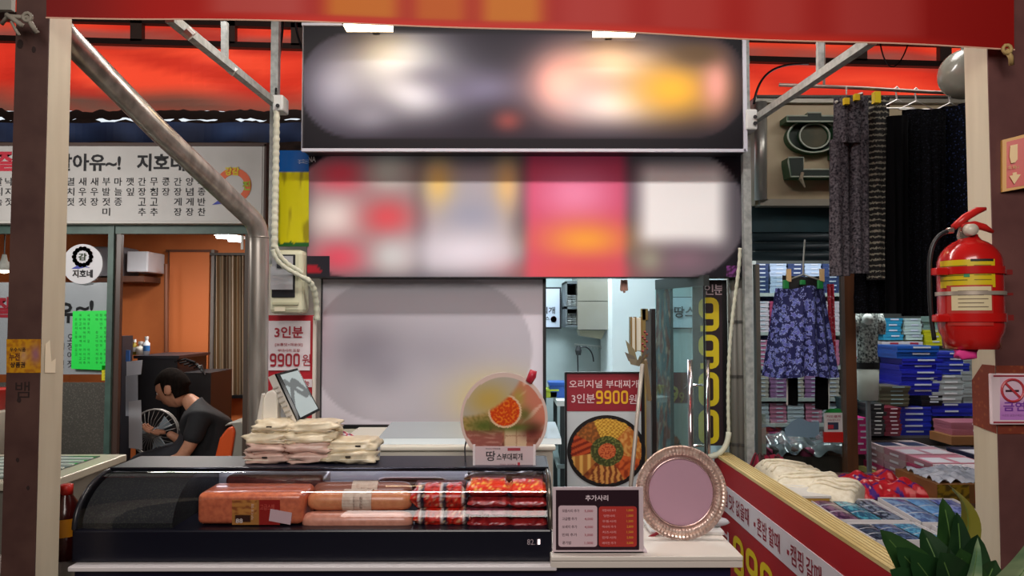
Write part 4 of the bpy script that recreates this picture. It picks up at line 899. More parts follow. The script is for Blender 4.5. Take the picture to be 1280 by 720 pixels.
# lantern on the stick
ln = thing('dried_flower_stand', 'dried flowers and a brass tube holder on leaning pale stick', 'ornament', at(790, 640, 3.2))
G().tube([Vector((at(770, 612, 3.15).x, 3.1, 0)), at(788, 612, 3.15), at(803, 455, 3.2)], .009, 8).out('stick', M('a9a196', .4, .3), ln, smooth=True); G().tube([at(806, 450, 3.22), at(812, 500, 3.3)], .010, 8).out('second_stick', M('9a8866', .5), ln)
G().pbox(789, 802, 397, 439, 3.25, .035).out('tube_box', M('dcdccc', .25, coat=.4), ln, bevel=.004)
for e in ((788.5, 790, 396, 440), (794, 795.5, 396, 440), (801.5, 803, 396, 440)): G().pbox(*e, 3.245, .045).out('brass_bar', M('9a7e48', .35, .6), ln)
for k, (tx, ty) in enumerate(((782, 425), (781, 440), (786, 448), (812, 440), (809, 432), (797, 450), (800, 444))):
    b0 = at(799, 458, 3.22); tp = at(tx, ty, 3.2); mid = b0.lerp(tp, .55); side = Vector((.012, 0, .01))
    G().add([b0, mid+side, tp, mid-side], [(0, 1, 2, 3)]).add([b0+Vector((0, .004, 0)), mid+side+Vector((0, .004, 0)), tp+Vector((0, .004, 0)), mid-side+Vector((0, .004, 0))], [(3, 2, 1, 0)]).out('dried_leaf', M(('8c8264', '7a7468', '9a9078')[k % 3], .8), ln)
g = G()
for k in range(14): p = at(806+3*math.sin(k*2.1), 415+k*3, 3.24); g.lathe([(0, -.008), (.007, 0), (0, .008)], p, 6)
g.out('berries', M('8c3a34', .6), ln)
fi = thing('hanging_ornament', 'small pink hand shaped ornament hanging at opening top', 'ornament', at(780, 366, 3.6))
for dx in (-2.5, 0, 2.5): G().tube([at(780+dx, 350, 3.55), at(780+dx*1.2, 360+abs(dx), 3.55), at(780.5+dx, 366-abs(dx), 3.55)], [.007, .008, .005], 8).out('finger', M('e8b4a4', .6), fi, smooth=True)
# black vertical banner with digits
bb = thing('vertical_banner', 'black vertical banner with tall yellow digits 9900 beside glass door', 'banner', at(890, 556, 3.56))
G().pbox(868, 908, 350, 557, 3.55, .015).out('banner_sheet', M('26141e', .5), bb)
G().pbox(905, 908.5, 350, 557, 3.545, .01).out('banner_edge', BLACK, bb)
yv = M('d8c01c', .45)
for k, ch in enumerate('9900'): text(ch, at(886, 393+k*46.8, 3.548), .098, .163, yv, bb, bold='block')
text('분', at(899, 362, 3.548), .05, .05, M('d0b8c0'), bb, bold=.01); text('인', at(886, 362, 3.548), .045, .05, M('d0b8c0'), bb, bold=.01)
# glass door leaf
gd = thing('glass_door', 'open glass door leaf with tall paired chrome pull handles', 'door', at(850, 640, 3.6))
hA = at(820, 500, 3.84); fB = at(881, 500, 3.40); d = Vector((fB.x-hA.x, fB.y-hA.y, 0)).normalized(); nn = Vector((d.y, -d.x, 0))*-1
zt = 1.73
A0 = Vector((hA.x, hA.y, .02)); B0 = Vector((fB.x, fB.y, .02))
G().hexa([A0, B0, B0+Vector((0, 0, zt)), A0+Vector((0, 0, zt))], nn*.01).out('glass_pane', GLASSG, gd)
G().bar(B0, B0+Vector((0, 0, zt)), .006, .012).out('edge_strip', BLACK, gd)
for i, s in enumerate((-1, 1)):
    c = B0-d*.05+nn*(.045*s); zt1 = at(0, 450, c.y).z; c0 = Vector((c.x, c.y, .55))
    G().tube([c0, Vector((c.x, c.y, zt1))], .0125, 14).out('pull_handle', M('d4c4c8', .12, .95), gd, smooth=True)
G_ = []
for zz in (at(0, 483, 3.4).z, at(0, 560, 3.4).z, .7): c = B0-d*.05; G().tube([Vector((c.x, c.y, zz))-nn*.045, Vector((c.x, c.y, zz))+nn*.045], .007, 8).out('handle_mount', CHROME, gd, smooth=True)
G().hexa([A0+Vector((0, 0, zt)), B0+Vector((0, 0, zt)), B0+Vector((0, 0, zt+.05)), A0+Vector((0, 0, zt+.05))], nn*.03).out('top_rail', M('5a6060', .3, .6), gd)
for i, (px, r) in enumerate(((914, .022), (922, .03))):
    t = thing('drain_pipe', ('thin' if i == 0 else 'thick')+' grey pipe right of black vertical banner', 'pipe', at(px, 640, 3.56))
    p = at(px, 500, 3.56); G().tube([(p.x, 3.5, 0), (p.x, 3.5, 2.4)], r, 12).out('pipe', M('6b6a64', .5, .2), t, smooth=True)
    for py in (402, 470, 555): q = at(px, py, 3.5); G().tube([(p.x, 3.5, q.z-.006), (p.x, 3.5, q.z+.006)], r+.005, 12).out('pipe_clamp', M('3c3b38'), t)
tag(G().tube(bez([at(885, 571, 3.45), at(898, 571, 3.44), at(910, 562, 3.44), at(911, 540, 3.45)]), .013, 8).out('conduit', RIB, smooth=True), 'white cable curving under the black vertical banner', 'conduit')
# ================================================================ SIDE PANEL (red, receding)
XP = .97; Y0P = 1.85; sp = thing('side_panel', 'red partition with white slogan band and pale wood capping, right', 'partition', (XP, 2.6, 0))
zp = .955
G().box(XP, XP+.03, Y0P, 3.5, 0, zp).out('red_board', M('a81e26', .45), sp)
G().box(XP-.001, XP+.075, Y0P-.02, 3.52, zp, zp+.012).out('wood_capping', M('d9c48c', .55, 0, 'ystreak', 40, 'c2a86c'), sp)
for i in range(5): G().box(XP+.012+i*.013, XP+.014+i*.013, Y0P-.02, 3.52, zp+.012, zp+.0135).out('groove', M('a88f5c'), sp)
G().box(XP-.002, XP, Y0P, 3.5, .74, .857).out('white_band', M('d6ced4', .5), sp)
R_ = (0, -1, 0)
def ptext(s, pxa, pxb, zc, h, mat, bold=.01):
    ya = XP*F/(pxa-635); yb = XP*F/(pxb-635); text(s, (XP-.003, (ya+yb)/2, zc), abs(ya-yb), h, mat, sp, right=R_, bold=bold)
pm = M('8a1c30'); ptext('입맛', 902, 916, .80, .07, pm, .015); ptext('없을때', 918, 934, .80, .07, pm, .015); ptext('혼밥', 944, 956, .797, .07, pm, .015); ptext('할때', 958, 972, .797, .07, pm, .015)
ptext('캠핑', 985, 1001, .797, .07, pm, .015); ptext('갈때', 1004, 1023, .797, .07, pm, .015)
g = G()
for px in (941, 982, 1043): y_ = XP*F/(px-635); g.box(XP-.004, XP-.001, y_-.008, y_+.008, .785, .80)
g.out('dots', pm, sp)
ptext('9900', 914, 985, .60, .16, M('dcc018', .45), 'block'); ptext('3인분', 872, 911, .60, .13, M('d8ccd4'), .01)
# ================================================================ LEFT SHOP
ls = thing('shop_sign', 'white menu sign with black brush lettering over the left shop', 'sign', at(170, 280, 4.3))
YG = 4.3
G().pbox(-60, 331, 181, 279, YG, .08).out('sign_box', M('b9b7b2', .5), ls)
G().pbox(-60, 328, 183, 276, YG-.004, .004).out('sheet', M('bcbab7', .5, 0, 'noise', 2, 'a8a5a2', .3), ls)
g = G().pbox(-60, 333, 178.5, 182, YG-.012, .05); g.pbox(329, 333, 180, 280, YG-.012, .05); g.out('frame', M('4a3a34', .5), ls)
y_ = YG-.006; px2 = YG/F
text('살아유~!', at(110, 203, y_), 82*px2, 22*px2, INK, ls, bold=.03); text('지호네', at(201, 203, y_), 60*px2, 22*px2, INK, ls, bold=.03)
text('잘', at(10, 201, y_), 30*px2, 26*px2, M('b4283a'), ls, bold=.04)
for i, s in enumerate(('멸치젓', '새우젓', '새우장', '부발젓미', '마늘종', '깻잎', '간장고추', '무침고추', '콩장', '간장게장', '양념게장', '가종반찬')):
    g = G()
    for k, ch in enumerate(s): text(ch, at(88+i*14.9, 227+k*12.6, y_), 9.5*px2, 10*px2, None, g=g, bold=.01)
    g.out('menu_column', INK, ls)
for i, s in enumerate(('갈치속', '낙지젓')):
    g = G()
    for k, ch in enumerate(s): text(ch, at(-2+i*13, 227+k*12.6, y_), 9.5*px2, 10*px2, None, g=g, bold=.01)
    g.out('menu_column', INK, ls)
lc = at(292, 232, y_); g = G().tube([lc+Vector((18*px2*math.cos(k*.262), 0, 18*px2*math.sin(k*.262))) for k in range(24)], 5*px2, 6, closed=True); g.v = [Vector((p.x, y_+(p.y-y_)*.05, p.z)) for p in g.v]; g.out('logo_ring', M('d0603c'), ls)
text('강감', at(290, 214, y_-.004), 18*px2, 11*px2, M('c8b41c'), ls, bold=.04); text('찬', at(270, 238, y_-.004), 9*px2, 12*px2, M('c8b41c'), ls, bold=.04); text('전', at(308, 232, y_-.004), 10*px2, 12*px2, M('96a828'), ls, bold=.04)
g = G().poly([at(x, y, y_-.002) for x, y in ((265, 256), (272, 251), (284, 250), (292, 252), (288, 257), (282, 254), (275, 255))][::-1], (0, .001, 0)); g.out('logo_wave', M('3a44a0'), ls)
# window frame
wf = thing('shop_window', 'green framed shop window with tall mullions below white sign', 'window', at(150, 600, 4.45))
GR = M('48625a', .5, 0, 'noise', 12, '3a4f49')
G().pbox(-80, 316, 280, 292, 4.42, .05).out('head_rail', GR, wf)
for (x0, x1) in ((143, 150), (-40, -34)): G().box(at(x0, 0, 4.42).x, at(x1, 0, 4.42).x, 4.41, 4.47, 0, at(0, 281, 4.42).z).out('mullion', GR, wf)
G().box(at(150, 0, 4.42).x, at(157, 0, 4.42).x, 4.43, 4.46, 0, at(0, 285, 4.42).z).out('mullion', M('4a3a34', .4), wf)
G().box(at(310, 0, 4.42).x, at(318, 0, 4.42).x, 4.43, 4.48, 0, at(0, 285, 4.42).z).out('mullion', M('4c4038', .5), wf)
G().pbox(-80, 143, 292, 640, 4.45, .006).out('glass_pane', glass_mat('shop_glass', (.94, .95, .95), .05), wf)
G().pbox(-80, 143, 478, 640, 4.465, .01).out('perforated_sheet', M('6a6660', .4, .1, 'speck', 90, '8a847c', .5), wf)
stk = thing('round_sticker', 'white round sticker with red wreath logo on shop glass', 'sticker', at(103, 330, 4.44)); YK = 4.44; pk = YK/F
G().lathe([(0, 0), (25*pk, 0), (25*pk, -.003), (0, -.003)], at(103, 330, YK), 40, 'y').out('disc', M('d2d2d6', .45), stk)
c = at(103, 321, YK-.004)
for k in range(14): an_ = k*.449; G().lathe([(0, 0), (3*pk, 0)], c+Vector((10.5*pk*math.cos(an_), 0, 10.5*pk*math.sin(an_))), 8, 'y').out('wreath_petal', M(('a02c24', 'c8781c', '6c7a24')[k % 3]), stk)
text('감', c+Vector((0, -.001, 0)), 10*pk, 9*pk, M('2c3c1c'), stk, bold=.03); text('지호네', at(103, 342, YK-.004), 25*pk, 10*pk, INK, stk, bold=.03)
G().poly([at(x, y, YK-.0035) for x, y in ((89, 336), (96, 332), (106, 332), (113, 335), (106, 334), (98, 336))][::-1], (0, .001, 0)).out('logo_wave', M('3a44a0'), stk)
hb_ = thing('window_banner', 'white banner with black letters hung behind the shop glass', 'banner', at(90, 468, 4.48))
G().pbox(-60, 142, 353, 468, 4.475, .004).out('sheet', M('c4c8ce', .5, 0, 'noise', 2, 'b2b6bc', .4), hb_)
text('유', at(82, 391, 4.472), 20*pk, 26*pk, INK, hb_, bold=.04); text('~!', at(106, 384, 4.472), 22*pk, 18*pk, INK, hb_, bold=.04)
for x, s in ((76, '갈치속젓'), (88, '오징어젓')):
    g = G()
    for k, ch in enumerate(s): text(ch, at(x, 422+k*11, 4.472), 8*pk, 9*pk, None, g=g)
    g.out('menu_column', INK, hb_)
text('잘', at(4, 384, 4.472), 22*pk, 26*pk, M('b4283a'), hb_, bold=.04)
ng = thing('green_notice', 'neon green handwritten notice sheet taped on shop glass', 'notice', at(115, 462, 4.44))
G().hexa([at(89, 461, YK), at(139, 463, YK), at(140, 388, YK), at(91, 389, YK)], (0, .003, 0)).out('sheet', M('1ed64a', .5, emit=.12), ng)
g = G(); rr = random.Random(3); syl = '가지고장마추아오인사우개'
for i in range(9):
    for k in range(12):
        if rr.random() < .25 and i != 4: continue
        if i == 4: continue
        text(rr.choice(syl), at(95+i*5.2, 394+k*5.4, YK-.002), 3*pk, 3.4*pk, None, g=g)
g.out('handwriting', M('0a6a26'), ng); G().pbox(135, 140, 401, 409, YK-.003, .002).out('tape', M('b8e8b8'), ng)
yn = thing('yellow_note', 'small yellow paper note below the green notice', 'note', at(133, 476, 4.44)); G().pbox(127, 139, 457, 475.5, YK, .003).out('sheet', M('d8d024', .5), yn)
for k in range(4): text('가격', at(133, 461+k*4, YK-.002), 7*pk, 2.4*pk, M('6c6414'), yn, name='handwriting')
# inside left shop
ac = thing('air_conditioner', 'white and grey wall air conditioner inside the left shop', 'air conditioner', at(150, 345, 5.6))
a = at(105, 352, 6.1)
G().box(a.x, at(160, 0, 6.1).x, 6.1, 6.39, at(0, 350, 6.1).z, at(0, 308, 6.1).z).out('unit_body', M('8d8d96', .5), ac, bevel=.02)
G().pbox(158, 185, 314, 340, 6.05, .3).out('front_panel', M('d8dce6', .4), ac, bevel=.01); G().pbox(120, 180, 345, 352, 6.1, .29).out('underside', M('6a4638'), ac)
ac.location.z = ac.location.z
tl = thing('ceiling_lamp', 'bright double fluorescent lamp on the left shop ceiling', 'lamp', at(288, 297, 5.6))
for i, (x, y) in enumerate(((279, 295.5), (294, 299.5))): G().tube([at(x-8, y-.5, 5.5), at(x+8, y+.5, 5.5)], .018, 10).out('lamp_tube', M('f4faff', .4, emit=9), tl)
G().bar(at(270, 293, 5.52), at(305, 297, 5.52), .06, .02).out('lamp_housing', M('c8c8c8'), tl)
G().bar(at(303, 293, 4.5), at(303, 312, 4.5), .015).out('bracket', M('d8d8d0'), tl)
dr = thing('inner_door', 'orange door panel with dark frame in the back of left shop', 'door', at(235, 520, 6.3))
G().pbox(208, 262, 314, 540, 6.34, .05).out('panel', M('c56c38', .6), dr); 
for e in ((207, 210, 312, 540), (207, 264, 312, 315)): G().pbox(*e, 6.33, .06).out('door_frame', M('5c3422'), dr)
for e in ((261, 268, 312, 500),): G().pbox(*e, 6.3, .08).out('steel_jamb', M('77706c', .4, .3), dr)
cu = thing('striped_curtain', 'brown and beige striped curtain in left shop doorway', 'curtain', at(290, 495, 6.3))
def cq(u, v): p = at(266+46*u, 496-180*v, 6.3); return (p.x, 6.32+.03*math.sin(u*44), p.z)
def cc(u, v):
    k = (u*9) % 1; return (112, 88, 62) if k < .35 else (150, 136, 116) if k < .5 else (84, 66, 50) if k < .8 else (168, 156, 140)
raster('cloth', cq, 110, 6, cc, PRINT, cu); G().pbox(262, 314, 494, 498, 6.28, .1).out('bottom_rail', BLACK, cu); G().pbox(262, 314, 316, 319, 6.28, .12).out('top_rail', M('3a3430'), cu)
tag(G().tube([at(208, 330, 6.1), at(208, 440, 6.1)], .02, 8).out('wall_pipe', M('6c3c24')), 'thin brown pipe down the orange wall of left shop', 'pipe')
bc_ = thing('black_cabinet', 'black low cabinet with clutter behind the seated person', 'cabinet', at(215, 640, 5.2))
a = at(172, 448, 5.2); b = at(222, 448, 5.2); G().box(a.x, b.x, 5.2, 5.7, 0, a.z).out('cabinet_body', M('14141a', .5), bc_); G().box(a.x-.02, b.x+.02, 5.18, 5.72, a.z, a.z+.02).out('cabinet_top', M('202028', .4), bc_)
G().box(b.x, at(268, 0, 5.2).x, 5.25, 5.65, 0, at(0, 466, 5.25).z).out('side_unit', M('1c1c20', .5), bc_)
for k in range(5): G().tube([at(218+k*6, 452+k*2, 5.2), at(232+k*5, 449+k*2, 5.22), at(244+k*3, 453+k*4, 5.2)], .008, 6).out('dark_strap', BLACK, bc_)
zc_ = a.z+.02
for (px, w, h, c, c2, lab) in ((183, .022, .11, 'cdd4dc', '2a6cb0', 'white bottle with blue label on the black cabinet'), (176, .03, .075, 'c8c4bc', None, 'squat white tube leaning on the black cabinet'), (168, .018, .09, '8c7a2c', 'a8a8a8', 'dark yellow bottle at left end of black cabinet')):
    p = at(px, 440, 5.3); t = thing('bottle', lab, 'bottle', (p.x, 5.3, zc_), 'bottles on black cabinet')
    G().lathe([(w, 0), (w, h*.75), (w*.5, h*.85), (w*.5, h)], (p.x, 5.3, zc_), 16).out('bottle_body', M(c, .4), t, smooth=True); G().lathe([(w*.6, h), (w*.6, h+.02)], (p.x, 5.3, zc_), 12).out('cap', M('e0e0e0'), t)
    if c2: g = G().lathe([(w+.001, h*.25), (w+.001, h*.6)], (p.x, 5.3, zc_), 16); g.f = g.f[:-2]; g.out('label_band', M(c2), t)
t = thing('dark_locker', 'dark upright locker with pinned papers behind window mullion', 'locker', at(160, 640, 5.0)); G().box(at(155, 0, 5.0).x, at(164, 0, 5).x, 4.98, 5.12, 0, at(0, 420, 5).z).out('locker_body', M('22242c', .5), t); G().pbox(157, 162, 438, 452, 4.97, .01).out('blue_tag', M('2a5ca0'), t)
for i, e in enumerate(((158, 176, 450, 470, 2), (157, 172, 468, 520, 0), (161, 178, 500, 560, -2))):
    p = e; t = tag(G().hexa([at(e[0], e[3], 4.93-.01*i), at(e[1], e[3]-e[4], 4.93-.01*i), at(e[1]+e[4], e[2], 4.93-.01*i), at(e[0], e[2]+2, 4.93-.01*i)], (0, .003, 0)).out('paper', M(('b4b8c2', '8f939c', 'a6a6ac')[i], .6)), ('top', 'middle', 'lowest')[i]+' of the pale papers pinned beside black cabinet', 'paper', 'papers pinned by the cabinet')
# fan
fn_ = thing('electric_fan', 'pedestal fan with wire cage in front of seated person', 'fan', at(193, 640, 5.0)); YF = 4.99; fc = at(194, 541, YF); rf = 29*YF/F
for i, dy in enumerate((-.04, .04)): G().tube([fc+Vector((rf*math.cos(k*.2094), dy*.3, rf*math.sin(k*.2094))) for k in range(30)], .005, 6, closed=True).out('cage_ring', M('a8a4a0', .3, .5), fn_, smooth=True)
ring0 = fn_.children[0]
for k in range(28): an_ = k*2*math.pi/28; G().tube([fc+Vector((0, -.07, 0)), fc+Vector((rf*.6*math.cos(an_), -.06, rf*.6*math.sin(an_))), fc+Vector((rf*math.cos(an_), -.012, rf*math.sin(an_)))], .0016, 4).out('cage_wire', M('8f8b88', .3, .5), ring0)
for k in range(3):
    an_ = k*2.094+.4; e = fc+Vector((rf*.8*math.cos(an_), -.01, rf*.8*math.sin(an_))); e2 = fc+Vector((rf*.75*math.cos(an_+.75), .02, rf*.75*math.sin(an_+.75)))
    G().hexa([fc, e, e2, fc+Vector((0.005, .01, 0.005))], (0, .004, 0)).out('blade', M('7c8890', .3), fn_)
G().lathe([(0, 0.06), (.03, .055), (.035, 0), (.035, -.05)], fc, 16, 'y').out('motor_hub', M('3a3a40'), fn_, smooth=True); G().tube([fc+Vector((0, .04, 0)), (fc.x, fc.y+.04, .02)], .014, 8).out('pole', M('b8b8b8', .4, .3), fn_); G().lathe([(.12, 0), (.11, .02), (.03, .03)], (fc.x, fc.y+.04, 0), 24).out('base', M('3a3a40'), fn_)
# orange chair
oc = thing('chair', 'grey framed chair with orange backrest behind seated person', 'chair', at(288, 640, 4.4))
YC = 4.72
G().poly([at(x, y, YC) for x, y in ((268, 572), (274, 548), (284, 535), (291, 533), (293, 540), (288, 572))], (0, .34, 0)).out('backrest', M('d8541c', .5), oc, bevel=.012)
G().poly([at(x, y, YC+.02) for x, y in ((289, 575), (294, 540), (290, 531), (280, 533), (284, 529), (300, 527), (306, 531), (303, 575))], (0, .3, 0)).out('back_shell', M('8c8c84', .5), oc, bevel=.01)
px_, = (at(250, 0, YC).x,); zs = .62
G().box(px_-.14, px_+.2, YC-.02, YC+.38, zs-.04, zs).out('seat', M('4a4a48', .5), oc, bevel=.01)
for dx in (-.13, .17):
    for dy in (0, .34): G().tube([(px_+dx, YC+dy, 0), (px_+dx, YC+dy, zs-.04)], .012, 8).out('leg', M('77777a', .3, .6), oc)
G().tube([(px_+.18, YC+.17, zs-.02), at(292, 560, YC+.17)], .014, 8).out('back_support', M('77777a', .3, .6), oc)
# ---- person
SPEC = []
def skin(points, edges, root=0, sub=2):
    g = G(); SPEC.append((g, points, edges, root, sub)); return g
def grow():      # grow every waiting skeleton with one evaluation
    obs = []
    for g, points, edges, root, sub in SPEC:
        me = bpy.data.meshes.new('p'); me.from_pydata([p[0] for p in points], edges, []); ob = bpy.data.objects.new('p', me); TSC.collection.objects.link(ob)
        ob.modifiers.new('s', 'SKIN'); sv = me.skin_vertices[0].data
        for i, p in enumerate(points): sv[i].radius = (p[1], p[2] if len(p) > 2 else p[1]); sv[i].use_root = (i == root)
        q = ob.modifiers.new('u', 'SUBSURF'); q.levels = sub; q.render_levels = sub; obs.append((g, ob, me))
    dg = scratch_dg()
    for g, ob, me in obs:
        r = bpy.data.meshes.new_from_object(ob.evaluated_get(dg)); g.v = [v.co.copy() for v in r.vertices]; g.f = [tuple(p.vertices) for p in r.polygons]; bpy.data.meshes.remove(r)
    for g, ob, me in obs: bpy.data.objects.remove(ob); bpy.data.meshes.remove(me)
    SPEC.clear()

YP = 4.9
ps = thing('person', 'seated person in black short sleeved shirt facing left, hand raised', 'person', (px_, YP, 0))
def pp(x, y, dy=0): return at(x, y, YP+dy)
hip = Vector((px_+.03, YP, zs+.08)); sk = M('b88468', .55, 0, 'noise', 30, 'ae7a60')
P_ = [(hip, .10, .12), (pp(262, 563), .09, .10), (pp(262, 535), .08, .10), (pp(252, 514), .055, .08), (pp(240, 503), .05, .055), (pp(229, 496), .048, .05),
      (pp(250, 522, -.16), .052), (pp(238, 556, -.19), .045), (pp(226, 572, -.20), .038), (pp(208, 578, -.18), .03), (pp(196, 580, -.17), .024),
      (pp(246, 520, .16), .05), (pp(240, 548, .12), .042), (pp(226, 552, -.02), .035), (pp(217, 545, -.05), .027), (pp(208, 541, -.06), .024),
      (Vector((hip.x-.18, YP-.1, zs+.07)), .085), (Vector((hip.x-.42, YP-.12, zs+.05)), .065), (Vector((hip.x-.44, YP-.12, zs-.25)), .055), (Vector((hip.x-.42, YP-.12, .08)), .04), (Vector((hip.x-.55, YP-.12, .05)), .035),
      (Vector((hip.x-.18, YP+.1, zs+.07)), .085), (Vector((hip.x-.42, YP+.12, zs+.05)), .065), (Vector((hip.x-.44, YP+.12, zs-.25)), .055), (Vector((hip.x-.42, YP+.12, .08)), .04), (Vector((hip.x-.55, YP+.12, .05)), .035)]
E_ = [(0, 1), (1, 2), (2, 3), (3, 4), (4, 5), (3, 6), (6, 7), (7, 8), (8, 9), (9, 10), (3, 11), (11, 12), (12, 13), (13, 14), (14, 15), (0, 16), (16, 17), (17, 18), (18, 19), (19, 20), (0, 21), (21, 22), (22, 23), (23, 24), (24, 25)]
body = skin(P_, E_)
# head: sphere sculpted, facing -X
parts_ = []
def hand(wr, dirv, palm_n, sgn=1, curl=.6):
    d = dirv.normalized(); n = palm_n.normalized(); w = d.cross(n).normalized()*sgn
    pc = wr+d*.045; g2 = skin([(wr, .022, .018), (pc, .036, .017), (wr+d*.085, .038, .015)], [(0, 1), (1, 2)]); parts_.append(g2)
    for k in range(4):
        L = (.062, .072, .068, .052)[k]; b0 = wr+d*.085+w*(-.03+.02*k); c1 = b0+d*L*.45+n*.012*curl; c2 = c1+(d*(1-curl*.5)+n*curl)*L*.32; c3 = c2+(d*(1-curl)+n*curl*1.2)*L*.28
        g2 = skin([(b0, .0095), (c1, .009), (c2, .008), (c3, .007)], [(0, 1), (1, 2), (2, 3)], sub=1); parts_.append(g2)
    b0 = wr+d*.03-w*.03; g2 = skin([(b0, .012), (b0+d*.025-w*.022+n*.01, .0105), (b0+d*.05-w*.024+n*.022, .008)], [(0, 1), (1, 2)], sub=1); parts_.append(g2)
hand(P_[15][0], pp(188, 538, -.08)-P_[15][0], Vector((0, -.3, 1)), 1, .7)
hand(P_[10][0], Vector((-1, 0, -.1)), Vector((0, -.2, 1)), -1, .5)
Q_ = [(hip+Vector((0, 0, -.03)), .155, .175), (P_[1][0], .145, .175), (P_[2][0], .14, .195), (P_[3][0]+Vector((.012, 0, -.012)), .115, .185), (P_[4][0]+Vector((.016, 0, -.012)), .066, .075),
      (P_[6][0], .072), (P_[7][0], .066), (P_[11][0], .07), (P_[12][0], .062)]
sh = skin(Q_, [(0, 1), (1, 2), (2, 3), (3, 4), (3, 5), (5, 6), (3, 7), (7, 8)])
tr_ = skin([(hip, .15, .17)]+[(P_[i][0], P_[i][1]+.018) for i in (16, 17, 18, 19, 21, 22, 23, 24)], [(0, 1), (1, 2), (2, 3), (3, 4), (0, 5), (5, 6), (6, 7), (7, 8)])
grow()
hc = pp(216, 486); R0 = .104
def head_pt(th, ph):   # local: +f forward (-X world), s side (Y), z up
    f = math.cos(ph)*math.cos(th); s = math.cos(ph)*math.sin(th); z = math.sin(ph)
    rx, ry, rz = 1.0, .80, 1.22
    p = Vector((f*rx, s*ry, z*rz))
    if z < 0 and f > 0: p.x *= 1-.12*(-z); p.y *= 1-.3*(-z)
    if z < -.2 and f < .2: p.x *= .8; p.y *= .85
    if f > .6:
        p.x += .26*math.exp(-(s/.13)**2-((z+.12)/.16)**2)      # nose
        p.x += .10*math.exp(-(s/.3)**2-((z+.52)/.10)**2)       # lips
        p.x += .10*math.exp(-(s/.3)**2-((z+.85)/.16)**2)       # chin
        p.x -= .12*math.exp(-((abs(s)-.33)/.18)**2-((z-.06)/.13)**2)  # eye sockets
        p.x += .05*math.exp(-((abs(s)-.3)/.3)**2-((z-.26)/.08)**2)    # brow
    return p
tl_ = math.radians(24); 
def hw(p): # tilt forward/down, turn slightly to camera
    x, z = p.x*math.cos(tl_)+p.z*math.sin(tl_), p.z*math.cos(tl_)-p.x*math.sin(tl_)
    return hc+Vector((-x, p.y-.0, z))*R0
n1, n2 = 40, 28; base = len(body.v)
for j in range(n2+1):
    for i in range(n1): body.v.append(hw(head_pt(2*math.pi*i/n1, -math.pi/2+math.pi*j/n2)))
for j in range(n2):
    for i in range(n1): body.f.append((base+j*n1+i, base+j*n1+(i+1) % n1, base+(j+1)*n1+(i+1) % n1, base+(j+1)*n1+i))
for s in (-1, 1):   # ears
    body.pillow(hw(Vector((-.05, s*.82, -.02))), .05, .02, .065, 5, s+3, .1, .9)
for g2 in parts_: body.add(g2.v, g2.f)
body.out('body', sk, ps, smooth=True)
for s in (-1, 1):
    e = hw(Vector((.80, s*.33, .06))); G().lathe([(0, -.012), (.009, -.007), (.012, 0), (.009, .007), (0, .012)], e, 10).out('eye', M('e8e4e0', .2), ps, smooth=True); e2 = hw(Vector((.895, s*.33, .05))); G().lathe([(0, -.005), (.005, 0), (0, .005)], e2, 8).out('iris', M('1a1210', .2), ps.children[-1])
g = G(); base = 0
for j in range(n2+1):
    for i in range(n1):
        th = 2*math.pi*i/n1; ph = -math.pi/2+math.pi*j/n2; p = head_pt(th, ph); g.v.append(hw(p*1.09+Vector((-.05, 0, .03))))
for j in range(n2):
    for i in range(n1):
        th = 2*math.pi*(i+.5)/n1; ph = -math.pi/2+math.pi*(j+.5)/n2; f = math.cos(ph)*math.cos(th)
        if math.sin(ph) > (.42 if f > .35 else -.25 if f > -.15 else -.55): g.f.append((j*n1+i, j*n1+(i+1) % n1, (j+1)*n1+(i+1) % n1, (j+1)*n1+i))
hr = g.out('hair', M('100c0a', .95, 0, 'streak', 60, '1a1411', bump=.4), ps, smooth=True); so_ = hr.modifiers.new('s', 'SOLIDIFY'); so_.thickness = .012; so_.offset = 1
# shirt: thicker copy of the torso chain with sleeves
sh.out('shirt', M('191b20', .85, 0, 'noise', 14, '121418', .5, .5), ps, smooth=True)
tr_.out('trousers', M('20222a', .85), ps, smooth=True)
for s in (-1, 1): G().pillow((hip.x-.50, YP+s*.12, .045), .27, .1, .085, 8, 2, .05, .7).out('shoe', M('14141a', .5), ps, smooth=True)
# neighbour's refrigerated counter
nc = thing('neighbour_counter', 'stainless counter with striped glass top left of display case', 'counter', (-2.0, 2.85, 0))
zn = 1.03
G().box(-2.9, -1.62, 2.62, 3.12, 0, zn-.03).out('cabinet', M('8f8a80', .35, .5), nc)
G().box(-2.92, -1.60, 2.60, 3.14, zn-.03, zn).out('top_frame', M('cfc8b4', .35, .3), nc, bevel=.005)
G().box(-2.86, -1.68, 2.66, 3.08, zn, zn+.004).out('glass_top', M('4e6460', .12, coat=.6), nc)
for i in range(6): G().box(-2.86, -1.68, 2.69+i*.065, 2.705+i*.065, zn+.004, zn+.008).out('bar', M('d8e4dc', .3), nc)
